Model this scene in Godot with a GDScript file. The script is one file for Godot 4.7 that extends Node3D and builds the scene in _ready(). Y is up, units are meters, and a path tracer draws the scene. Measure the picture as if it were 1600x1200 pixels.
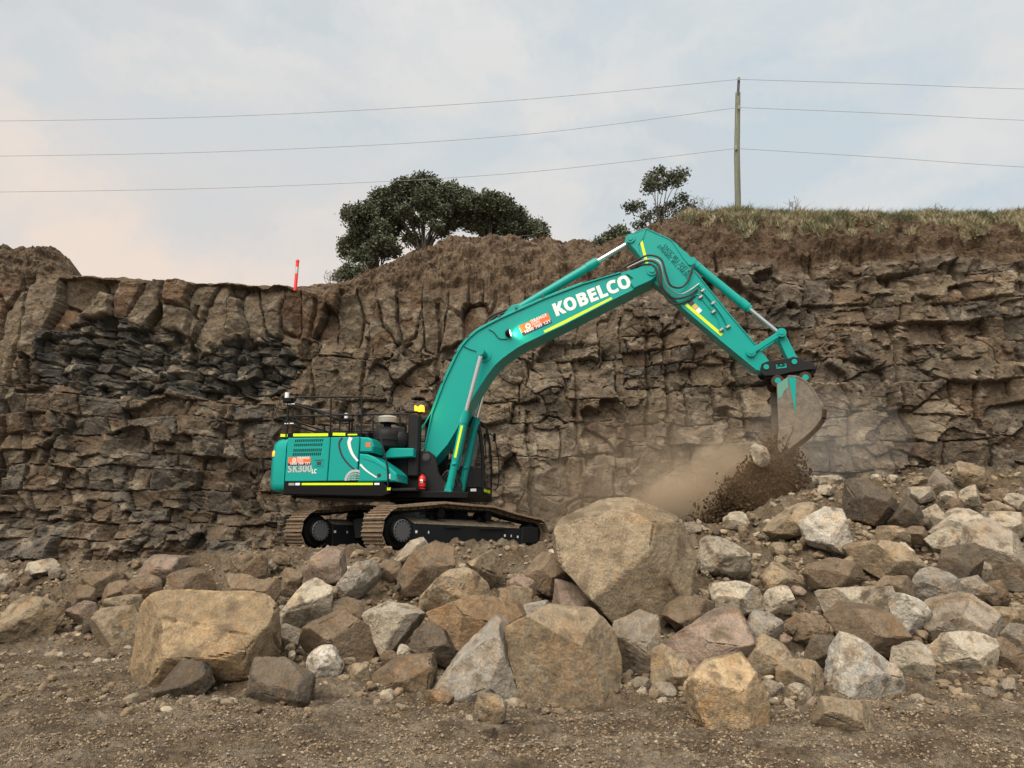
extends Node3D
# A quarry: a teal excavator shakes out its bucket behind a heap of blasted rock, below a fractured cliff.

const EYE := Vector3(0, 1.7, 0)
const PITCH := 10.85
const FOCAL := 1200.0
var taken := {}
var M := {}
var tex := {}
var templates := {}
var noise_a := FastNoiseLite.new()
var noise_b := FastNoiseLite.new()
var noise_c := FastNoiseLite.new()
var noise_f := FastNoiseLite.new()
var noise_s := FastNoiseLite.new()

# ---------------------------------------------------------------- small helpers
func numbered(called: String) -> String:
	var k: int = taken.get(called, 0)
	taken[called] = k + 1
	return called if k == 0 else "%s_%03d" % [called, k]

func tag(o: Node, label := "", category := "", group := "", kind := "") -> Node:
	if label: o.set_meta("label", label)
	if category: o.set_meta("category", category)
	if group: o.set_meta("group", group)
	if kind: o.set_meta("kind", kind)
	return o

func thing(called: String, at := Vector3.ZERO, turn := 0.0) -> Node3D:
	var o := Node3D.new()
	o.name = numbered(called)
	add_child(o)
	o.position = at
	o.rotation.y = turn
	return o

func put(mesh: Mesh, m: Material, called: String, parent: Node = null) -> MeshInstance3D:
	var o := MeshInstance3D.new()
	o.mesh = mesh
	if m: o.material_override = m
	o.name = called if parent else numbered(called)
	(parent if parent else self).add_child(o, true)
	return o

func group_node(called: String, parent: Node) -> Node3D:
	var o := Node3D.new()
	o.name = called
	parent.add_child(o, true)
	return o

# the sight line through a point of the photograph (1600 by 1200), and the point on it at a distance
func ray(x: float, y: float) -> Vector3:
	var p := deg_to_rad(PITCH)
	var dy := (600.0 - y) / FOCAL
	return Vector3((x - 800.0) / FOCAL, dy * cos(p) + sin(p), dy * sin(p) - cos(p))

func at(x: float, y: float, depth: float) -> Vector3:
	var r := ray(x, y)
	return EYE + r * (depth / -r.z)

func seen_x(p: Vector3) -> Vector2:
	var q := p - EYE
	var a := deg_to_rad(PITCH)
	var z := q.y * sin(a) - q.z * cos(a)
	return Vector2(800.0 + FOCAL * q.x / z, 600.0 - FOCAL * (q.y * cos(a) + q.z * sin(a)) / z)

func curve(xs: PackedFloat32Array, ys: PackedFloat32Array, x: float) -> float:
	var n := xs.size()
	if x <= xs[0]: return ys[0]
	if x >= xs[n - 1]: return ys[n - 1]
	var i := 0
	while xs[i + 1] < x: i += 1
	var t := (x - xs[i]) / (xs[i + 1] - xs[i])
	return lerpf(ys[i], ys[i + 1], t)

func srgb(r: int, g: int, b: int) -> Color:
	return Color(r / 255.0, g / 255.0, b / 255.0)

func paint(lin: Color, rough := 0.6, metal := 0.0) -> StandardMaterial3D:
	var m := StandardMaterial3D.new()
	m.albedo_color = lin.linear_to_srgb()
	m.roughness = rough
	m.metallic = metal
	return m

func commit(st: SurfaceTool) -> ArrayMesh:
	st.generate_normals()
	return st.commit()

var group_now := 0

func begin(smooth := false) -> SurfaceTool:
	group_now = 0 if smooth else -1
	var st := SurfaceTool.new()
	st.begin(Mesh.PRIMITIVE_TRIANGLES)
	st.set_smooth_group(0 if smooth else -1)
	return st

func quad(st: SurfaceTool, a: Vector3, b: Vector3, c: Vector3, d: Vector3) -> void:
	for p in [a, b, c, a, c, d]: st.add_vertex(p)

# a box with chamfered edges
func box(st: SurfaceTool, c: Vector3, s: Vector3, ch := 0.008, basis := Basis.IDENTITY) -> void:
	var h := s * 0.5
	ch = minf(ch, minf(h.x, minf(h.y, h.z)) * 0.5)
	var poly := PackedVector2Array([Vector2(-h.x, -h.y), Vector2(h.x, -h.y), Vector2(h.x, h.y), Vector2(-h.x, h.y)])
	prism(st, poly, -h.z, h.z, ch, Transform3D(basis, c))

# a polygon in x and y pushed out along z, with chamfered rims
func prism(st: SurfaceTool, poly: PackedVector2Array, z0: float, z1: float, ch := 0.01, xf := Transform3D.IDENTITY) -> void:
	if Geometry2D.is_polygon_clockwise(poly):
		poly = poly.duplicate()
		poly.reverse()
	var n := poly.size()
	var inner := PackedVector2Array()
	for i in n:
		var a := poly[(i + n - 1) % n]
		var b := poly[i]
		var c := poly[(i + 1) % n]
		var d1 := (b - a).normalized()
		var d2 := (c - b).normalized()
		var n1 := Vector2(-d1.y, d1.x)
		var n2 := Vector2(-d2.y, d2.x)
		var k := (n1 + n2)
		var l := maxf(k.length_squared() * 0.5, 0.3)
		inner.append(b + k / l * ch)
	var tri := Geometry2D.triangulate_polygon(inner)
	if tri.is_empty():
		inner = poly
		tri = Geometry2D.triangulate_polygon(inner)
	for i in range(0, tri.size(), 3):
		var a := inner[tri[i]]
		var b := inner[tri[i + 1]]
		var c := inner[tri[i + 2]]
		if (b - a).cross(c - a) < 0:
			var t := b
			b = c
			c = t
		for p in [c, b, a]: st.add_vertex(xf * Vector3(p.x, p.y, z1))
		for p in [a, b, c]: st.add_vertex(xf * Vector3(p.x, p.y, z0))
	for i in n:
		var j := (i + 1) % n
		var rows := [[inner, z0], [poly, z0 + ch], [poly, z1 - ch], [inner, z1]]
		for k in 3:
			var p: PackedVector2Array = rows[k][0]
			var q: PackedVector2Array = rows[k + 1][0]
			var za: float = rows[k][1]
			var zb: float = rows[k + 1][1]
			quad(st, xf * Vector3(p[i].x, p[i].y, za), xf * Vector3(q[i].x, q[i].y, zb), xf * Vector3(q[j].x, q[j].y, zb), xf * Vector3(p[j].x, p[j].y, za))

# a round bar along points
func tube(st: SurfaceTool, pts: PackedVector3Array, r0: float, r1 := -1.0, seg := 8, caps := true) -> void:
	if r1 < 0.0: r1 = r0
	var n := pts.size()
	var rings := []
	var side := Vector3.ZERO
	for i in n:
		var dir := (pts[mini(i + 1, n - 1)] - pts[maxi(i - 1, 0)]).normalized()
		if side == Vector3.ZERO:
			side = dir.cross(Vector3.UP if absf(dir.y) < 0.9 else Vector3.RIGHT).normalized()
		side = (side - dir * side.dot(dir)).normalized()
		var up := dir.cross(side)
		var r := lerpf(r0, r1, float(i) / maxf(1, n - 1))
		var ring := PackedVector3Array()
		for k in seg:
			var a := TAU * k / seg
			ring.append(pts[i] + (side * cos(a) + up * sin(a)) * r)
		rings.append(ring)
	for i in n - 1:
		for k in seg:
			var j := (k + 1) % seg
			quad(st, rings[i][k], rings[i][j], rings[i + 1][j], rings[i + 1][k])
	if caps:
		st.set_smooth_group(-1)
		for k in seg:
			var j := (k + 1) % seg
			for p in [pts[0], rings[0][j], rings[0][k], pts[n - 1], rings[n - 1][k], rings[n - 1][j]]: st.add_vertex(p)
		st.set_smooth_group(group_now)

func rod(st: SurfaceTool, a: Vector3, b: Vector3, r: float, seg := 16) -> void:
	tube(st, PackedVector3Array([a, b]), r, r, seg)

# a profile (radius, height) turned about the y axis
func lathe(st: SurfaceTool, prof: Array, c: Vector3, seg := 24, basis := Basis.IDENTITY) -> void:
	for i in prof.size() - 1:
		# a hard edge where the profile turns sharply
		if i > 0 and absf((prof[i + 1] - prof[i]).angle_to(prof[i] - prof[i - 1])) > 0.7: group_now += 1
		st.set_smooth_group(group_now)
		for k in seg:
			var a := TAU * k / seg
			var b := TAU * (k + 1) / seg
			var p: Vector2 = prof[i]
			var q: Vector2 = prof[i + 1]
			quad(st, c + basis * Vector3(cos(a) * p.x, p.y, sin(a) * p.x), c + basis * Vector3(cos(b) * p.x, p.y, sin(b) * p.x), c + basis * Vector3(cos(b) * q.x, q.y, sin(b) * q.x), c + basis * Vector3(cos(a) * q.x, q.y, sin(a) * q.x))

func smooth_path(pts: Array, steps := 6) -> PackedVector3Array:
	var c := Curve3D.new()
	c.bake_interval = 0.05
	var n := pts.size()
	for i in n:
		var t: Vector3 = (pts[mini(i + 1, n - 1)] - pts[maxi(i - 1, 0)]) / 6.0
		c.add_point(pts[i], -t, t)
	var out := PackedVector3Array()
	for i in n - 1:
		for k in steps: out.append(c.sample(i, float(k) / steps))
	out.append(pts[n - 1])
	return out

func v2(flat: Array) -> PackedVector2Array:
	var out := PackedVector2Array()
	for i in range(0, flat.size(), 2): out.append(Vector2(flat[i], flat[i + 1]))
	return out

# ---------------------------------------------------------------- computed textures
func field(seed_: int, freq: float, size: int, octaves := 4, type := FastNoiseLite.TYPE_SIMPLEX_SMOOTH) -> PackedByteArray:
	var n := FastNoiseLite.new()
	n.seed = seed_
	n.noise_type = type
	n.frequency = freq
	n.fractal_octaves = octaves
	n.fractal_type = FastNoiseLite.FRACTAL_FBM if octaves > 1 else FastNoiseLite.FRACTAL_NONE
	return n.get_seamless_image(size, size, false, false, 0.12, true).get_data()

# a light map of grain that tints what it lies on: warm and cool patches, coarse mottling, fine grain, mineral specks
func grain(seed_: int, size: int, coarse: float, mid: float, fine: float, speck: float, hue: float) -> ImageTexture:
	var a := field(seed_, 5.0 / size, size, 5)
	var b := field(seed_ + 1, 30.0 / size, size, 4)
	var c := field(seed_ + 2, 220.0 / size, size, 2)
	var d := field(seed_ + 3, 9.0 / size, size, 4)
	var out := PackedByteArray()
	out.resize(size * size * 3)
	var rng := RandomNumberGenerator.new()
	rng.seed = seed_
	for i in size * size:
		var v := 0.80 + coarse * (a[i] - 128) / 128.0 + mid * (b[i] - 128) / 128.0 + fine * (c[i] - 128) / 128.0
		var s := c[i] * 0.6 + b[i] * 0.4
		if s > 176: v += speck * (s - 176) / 50.0
		elif s < 78: v -= speck * (78 - s) / 50.0
		var h := hue * (d[i] - 128) / 128.0
		out[i * 3] = clampi(int((v + h) * 255), 8, 255)
		out[i * 3 + 1] = clampi(int((v + h * 0.15) * 255), 8, 255)
		out[i * 3 + 2] = clampi(int((v - h) * 255), 8, 255)
	var im := Image.create_from_data(size, size, false, Image.FORMAT_RGB8, out)
	im.generate_mipmaps()
	return ImageTexture.create_from_image(im)

func relief(seed_: int, size: int, f1: float, f2: float, w2: float) -> ImageTexture:
	var a := field(seed_, f1 / size, size, 5)
	var b := field(seed_ + 7, f2 / size, size, 3)
	var out := PackedByteArray()
	out.resize(size * size)
	for i in size * size:
		out[i] = clampi(int(a[i] * (1.0 - w2) + b[i] * w2), 0, 255)
	return ImageTexture.create_from_image(Image.create_from_data(size, size, false, Image.FORMAT_L8, out))

func stone_material(t: Texture2D, bump: Texture2D, per_metre: float, cm: float, rough := 0.92) -> StandardMaterial3D:
	var m := StandardMaterial3D.new()
	m.vertex_color_use_as_albedo = true
	m.albedo_texture = t
	m.uv1_triplanar = true
	m.uv1_world_triplanar = true
	m.uv1_scale = Vector3.ONE * per_metre
	m.uv1_triplanar_sharpness = 4.0
	m.roughness = rough
	m.metallic_specular = 0.3
	m.heightmap_enabled = true
	m.heightmap_texture = bump
	m.heightmap_scale = cm
	return m

func make_materials() -> void:
	tex.rock = grain(11, 1024, 0.10, 0.11, 0.20, 0.30, 0.035)
	tex.rock_bump = relief(21, 1024, 14.0, 90.0, 0.4)
	tex.soil = grain(31, 1024, 0.12, 0.20, 0.34, 0.34, 0.03)
	tex.soil_bump = relief(41, 1024, 30.0, 130.0, 0.5)
	M.rock = stone_material(tex.rock, tex.rock_bump, 1.0, 3.5)
	M.cliff = stone_material(tex.rock, tex.rock_bump, 0.33, 9.0)
	M.soil = stone_material(tex.soil, tex.soil_bump, 0.55, 4.0, 0.97)
	M.soil_far = stone_material(tex.soil, tex.soil_bump, 0.3, 8.0, 0.97)
	M.pebble = StandardMaterial3D.new()
	M.pebble.vertex_color_use_as_albedo = true
	M.pebble.roughness = 0.95
	M.pebble.metallic_specular = 0.25

# ---------------------------------------------------------------- sky
func sky_color(d: Vector3, n1: FastNoiseLite, n2: FastNoiseLite) -> Color:
	var el := rad_to_deg(asin(clampf(d.y, -1, 1)))
	var az := rad_to_deg(atan2(d.x, -d.z))
	if el < -3.0: return Color(0.42, 0.40, 0.37)
	var q := Vector3(d.x, maxf(d.y, 0.0) * 2.1, d.z)
	var c1 := n1.get_noise_3dv(q * 100.0)
	var c2 := n2.get_noise_3dv(q * 100.0)
	var cool := Color(0.525, 0.600, 0.650)
	var grey := Color(0.570, 0.588, 0.605)
	var pale := Color(0.680, 0.680, 0.672)
	var warm := Color(0.800, 0.665, 0.570)
	# bluer towards the right of the view and away, thin cloud over all of it
	var blue := clampf(0.45 + 0.012 * az + 1.8 * c2, 0.0, 1.0) if absf(az) < 120.0 else clampf(0.45 + 1.8 * c2, 0.0, 1.0)
	var c := grey.lerp(cool, blue)
	c = c.lerp(pale, clampf(0.40 + 1.55 * c1 + 0.010 * maxf(0.0, 24.0 - el), 0.0, 0.9))
	# the low western light: peach colour under the cloud on the left
	var side := exp(-pow((az + 34.0) / 34.0, 2.0)) * exp(-pow((el - 12.0) / 13.0, 2.0))
	c = c.lerp(warm, clampf(side * (0.75 + 1.2 * c2 + 0.9 * c1), 0.0, 0.85))
	return c * (1.0 + 0.5 * smoothstep(30.0, 80.0, el))

func make_sky() -> void:
	var n1 := FastNoiseLite.new()
	n1.seed = 5
	n1.frequency = 0.030
	n1.fractal_octaves = 5
	n1.domain_warp_enabled = true
	n1.domain_warp_amplitude = 18.0
	n1.domain_warp_frequency = 0.02
	var n2 := FastNoiseLite.new()
	n2.seed = 9
	n2.frequency = 0.014
	n2.fractal_octaves = 4
	var w := 1536
	var h := 768
	var px := PackedFloat32Array()
	px.resize(w * h * 3)
	for j in h:
		var th := PI * (j + 0.5) / h
		if j > h * 0.54:
			for i in w:
				var k := (j * w + i) * 3
				px[k] = 0.42
				px[k + 1] = 0.40
				px[k + 2] = 0.37
			continue
		for i in w:
			var ph := TAU * (i + 0.5) / w
			var c := sky_color(Vector3(sin(ph) * sin(th), cos(th), -cos(ph) * sin(th)), n1, n2)
			var k := (j * w + i) * 3
			px[k] = c.r
			px[k + 1] = c.g
			px[k + 2] = c.b
	var im := Image.create_from_data(w, h, false, Image.FORMAT_RGBF, px.to_byte_array())
	var m := PanoramaSkyMaterial.new()
	m.panorama = ImageTexture.create_from_image(im)
	var sky := Sky.new()
	sky.sky_material = m
	var env := Environment.new()
	env.background_mode = Environment.BG_SKY
	env.sky = sky
	env.background_energy_multiplier = SKY_ENERGY
	env.tonemap_mode = Environment.TONE_MAPPER_LINEAR
	env.tonemap_exposure = EXPOSURE
	env.volumetric_fog_enabled = true
	env.volumetric_fog_density = 0.0
	env.sdfgi_enabled = true
	env.ssao_enabled = true
	env.ssil_enabled = true
	var we := WorldEnvironment.new()
	we.environment = env
	add_child(we)

const SKY_ENERGY := 0.36
const EXPOSURE := 3.05

func make_camera_and_light() -> void:
	var cam := Camera3D.new()
	cam.position = EYE
	cam.rotation_degrees = Vector3(PITCH, 0, 0)
	cam.fov = rad_to_deg(2.0 * atan(600.0 / FOCAL))
	cam.near = 0.05
	cam.far = 400.0
	add_child(cam)
	cam.make_current()
	make_sky()
	var sun := DirectionalLight3D.new()
	sun.light_color = Color(1.0, 0.94, 0.86)
	sun.light_energy = 0.5
	sun.light_angular_distance = 60.0
	sun.shadow_enabled = true
	add_child(sun)
	sun.look_at_from_position(Vector3(-4, 11, 8), Vector3.ZERO)

# ---------------------------------------------------------------- lie of the land
var foot_x := PackedFloat32Array([-14, -8.6, -6.0, -4.2, -2.6, -1.4, 0.0, 1.6, 2.6, 3.6, 4.6, 5.6, 7.0, 12.0])
var foot_d := PackedFloat32Array([12.6, 12.2, 11.6, 9.4, 8.5, 8.5, 8.2, 8.1, 8.1, 8.5, 8.7, 9.0, 9.2, 9.4])
var crest_x := PackedFloat32Array([-16, -10, -7.5, -5.0, -3.4, -1.2, 0.5, 2.0, 3.4, 4.6, 5.8, 7.2, 8.6, 10.2, 13.0])
var crest_d := PackedFloat32Array([15.0, 15.0, 14.6, 13.8, 13.0, 12.4, 12.2, 12.4, 12.8, 13.4, 14.0, 14.4, 14.6, 14.6, 14.8])
var crest_y := PackedFloat32Array([1.0, 1.02, 1.10, 1.30, 1.42, 1.44, 1.50, 1.62, 1.82, 2.22, 2.52, 2.66, 2.98, 2.82, 2.5])

# height of the made ground: a flat gravel apron, the rubble slope and the bench that the machine stands on
func land(x: float, d: float) -> float:
	var f := curve(foot_x, foot_d, x)
	var c := curve(crest_x, crest_d, x)
	if d <= f: return 0.0
	var top := curve(crest_x, crest_y, x)
	var t := (d - f) / (c - f)
	if t < 1.0:
		var s := pow(t, 0.92)
		return top * (s * 0.75 + 0.25 * smoothstep(0.0, 1.0, t))
	var far := curve(PackedFloat32Array([-14, -7, -4, 3, 8]), PackedFloat32Array([0.85, 1.0, 1.22, 1.24, 1.4]), x)
	return lerpf(top, far, smoothstep(0.0, 1.8, d - c))

# the soil lies a little lower than the stones that stick out of it
func soil(x: float, d: float) -> float:
	var y := land(x, d)
	var c := curve(crest_x, crest_d, x)
	return y - 0.22 * smoothstep(0.05, 0.45, y) * smoothstep(c + 0.1, c - 0.9, d)

func land_hit(x: float, y: float) -> float:
	var r := ray(x, y)
	r /= -r.z
	var d := 5.0
	while d < 20.0:
		if EYE.y + r.y * d <= land(r.x * d, d): return d
		d += 0.03
	return 20.0

func make_ground() -> void:
	var cols := 550
	var rows := 370
	var v := PackedVector3Array()
	var col := PackedColorArray()
	var idx := PackedInt32Array()
	v.resize(cols * rows)
	col.resize(cols * rows)
	for j in rows:
		var d := 4.2 * pow(25.0 / 4.2, float(j) / (rows - 1))
		for i in cols:
			var x := (float(i) / (cols - 1) * 2.0 - 1.0) * (d * 0.86 + 1.5)
			var y := soil(x, d)
			var heap := smoothstep(0.05, 0.5, y)
			var lump := noise_a.get_noise_2d(x * 60.0, d * 60.0)
			var clod := noise_f.get_noise_2d(x * 400.0, d * 400.0)
			var fine := noise_f.get_noise_2d(x * 1300.0 + 50.0, d * 1300.0)
			y += lump * (0.05 + 0.10 * heap) + clod * (0.046 + 0.075 * heap) + fine * (0.030 + 0.012 * heap)
			var patch := noise_b.get_noise_2d(x * 40.0, d * 55.0)
			var c := Color(0.180, 0.136, 0.090)
			c = c.lerp(Color(0.275, 0.226, 0.164), clampf(0.40 + patch * 1.7 + clod * 0.5, 0.0, 1.0) * (1.0 - 0.25 * heap))
			c = c.lerp(Color(0.115, 0.083, 0.056), clampf(noise_c.get_noise_2d(x * 90.0, d * 90.0) * 2.0 - 0.25, 0.0, 0.75))
			var k := j * cols + i
			v[k] = Vector3(x, y, -d)
			col[k] = c
	for j in rows - 1:
		for i in cols - 1:
			var k := j * cols + i
			idx.append_array([k, k + cols, k + 1, k + 1, k + cols, k + cols + 1])
	var g := put(grid_mesh(v, col, idx), M.soil, "ground")
	tag(g, "", "", "", "structure")
	# the quarry floor goes on around and behind the viewer
	var st := begin()
	quad(st, Vector3(-160, -0.35, 120), Vector3(-160, -0.35, -300), Vector3(160, -0.35, -300), Vector3(160, -0.35, 120))
	quad(st, Vector3(-26, -0.02, 60), Vector3(-26, -0.02, -4.3), Vector3(26, -0.02, -4.3), Vector3(26, -0.02, 60))
	var fl := paint(Color(0.26, 0.21, 0.15), 0.97)
	tag(put(commit(st), fl, "quarry_floor"), "", "", "", "structure")

func grid_mesh(v: PackedVector3Array, col: PackedColorArray, idx: PackedInt32Array, flat := false) -> ArrayMesh:
	var a := []
	a.resize(Mesh.ARRAY_MAX)
	a[Mesh.ARRAY_VERTEX] = v
	if not flat: a[Mesh.ARRAY_NORMAL] = vertex_normals(v, idx)
	a[Mesh.ARRAY_COLOR] = col
	a[Mesh.ARRAY_INDEX] = idx
	var m := ArrayMesh.new()
	m.add_surface_from_arrays(Mesh.PRIMITIVE_TRIANGLES, a)
	return m

func vertex_normals(v: PackedVector3Array, idx: PackedInt32Array) -> PackedVector3Array:
	var n := PackedVector3Array()
	n.resize(v.size())
	for t in range(0, idx.size(), 3):
		var a := idx[t]
		var b := idx[t + 1]
		var c := idx[t + 2]
		var f := (v[c] - v[a]).cross(v[b] - v[a])
		n[a] += f
		n[b] += f
		n[c] += f
	for i in n.size(): n[i] = n[i].normalized()
	return n

# ---------------------------------------------------------------- cliff
var face_x := PackedFloat32Array([-20, -14, -9.5, -5.0, 0.0, 4.0, 8.0, 13.0, 20.0])
var face_d := PackedFloat32Array([17.6, 18.6, 19.8, 21.3, 21.7, 21.4, 20.9, 20.3, 19.6])
var rim_x := PackedFloat32Array()
var rim_y := PackedFloat32Array()
var sky_x := PackedFloat32Array()
var sky_y := PackedFloat32Array()
var run_v := PackedFloat32Array()
var jit := PackedFloat32Array()

func face_at(px: float, py: float) -> Vector2:
	var d := 20.5
	for k in 4:
		d = curve(face_x, face_d, at(px, py, d).x)
	var p := at(px, py, d)
	return Vector2(p.x, p.y)

func cell_hash(i: int, j: int, k: int) -> int:
	return ((i * 73856093) ^ (j * 19349663) ^ (k * 83492791)) & 65535

# nearest two cells of a jittered lattice: x edge distance, y and z offset from the centre, w cell number
func cells(x: float, y: float, k: int) -> Vector4:
	var ix := floori(x)
	var iy := floori(y)
	var b1 := 9.0
	var b2 := 9.0
	var ox := 0.0
	var oy := 0.0
	var id := 0
	for j in range(iy - 1, iy + 2):
		for i in range(ix - 1, ix + 2):
			var h := cell_hash(i, j, k)
			var dx := x - i - 0.1 - 0.8 * jit[h]
			var dy := y - j - 0.1 - 0.8 * jit[(h + 7919) & 65535]
			var q := maxf(absf(dx), absf(dy)) * 0.6 + sqrt(dx * dx + dy * dy) * 0.4
			if q < b1:
				b2 = b1
				b1 = q
				ox = dx
				oy = dy
				id = h
			elif q < b2:
				b2 = q
	return Vector4(b2 - b1, ox, oy, id)

# courses of beds cut by upright joints: the same four numbers as cells()
func courses(x: float, y: float, k: int) -> Vector4:
	var j := floori(y)
	var lo := j + 0.5 * (jit[cell_hash(j, 1, k)] - 0.5)
	var hi := j + 1 + 0.5 * (jit[cell_hash(j + 1, 1, k)] - 0.5)
	if y < lo:
		j -= 1
		hi = lo
		lo = j + 0.5 * (jit[cell_hash(j, 1, k)] - 0.5)
	elif y >= hi:
		j += 1
		lo = hi
		hi = j + 1 + 0.5 * (jit[cell_hash(j + 1, 1, k)] - 0.5)
	# here and there two courses hold together
	var xr := x * (0.75 + 0.6 * jit[cell_hash(j, 5, k)]) + 31.0 * jit[cell_hash(j, 2, k)] + 0.25 * (y - lo) * (jit[cell_hash(j, 7, k)] - 0.5)
	var i := floori(xr)
	var a := i + 0.7 * (jit[cell_hash(i, j, k + 3)] - 0.5)
	var b := i + 1 + 0.7 * (jit[cell_hash(i + 1, j, k + 3)] - 0.5)
	if xr < a:
		i -= 1
		b = a
		a = i + 0.7 * (jit[cell_hash(i, j, k + 3)] - 0.5)
	elif xr >= b:
		i += 1
		a = b
		b = i + 1 + 0.7 * (jit[cell_hash(i + 1, j, k + 3)] - 0.5)
	var ex := minf(xr - a, b - xr)
	var ey := minf(y - lo, hi - y)
	return Vector4(minf(ex, ey) * 1.6, xr - (a + b) * 0.5, y - (lo + hi) * 0.5, cell_hash(i, j, k + 11))

func bump(x: float, y: float, c: Vector2, r: Vector2) -> float:
	var q := Vector2((x - c.x) / r.x, (y - c.y) / r.y).length()
	return clampf(1.25 - q, 0.0, 1.0)

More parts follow.
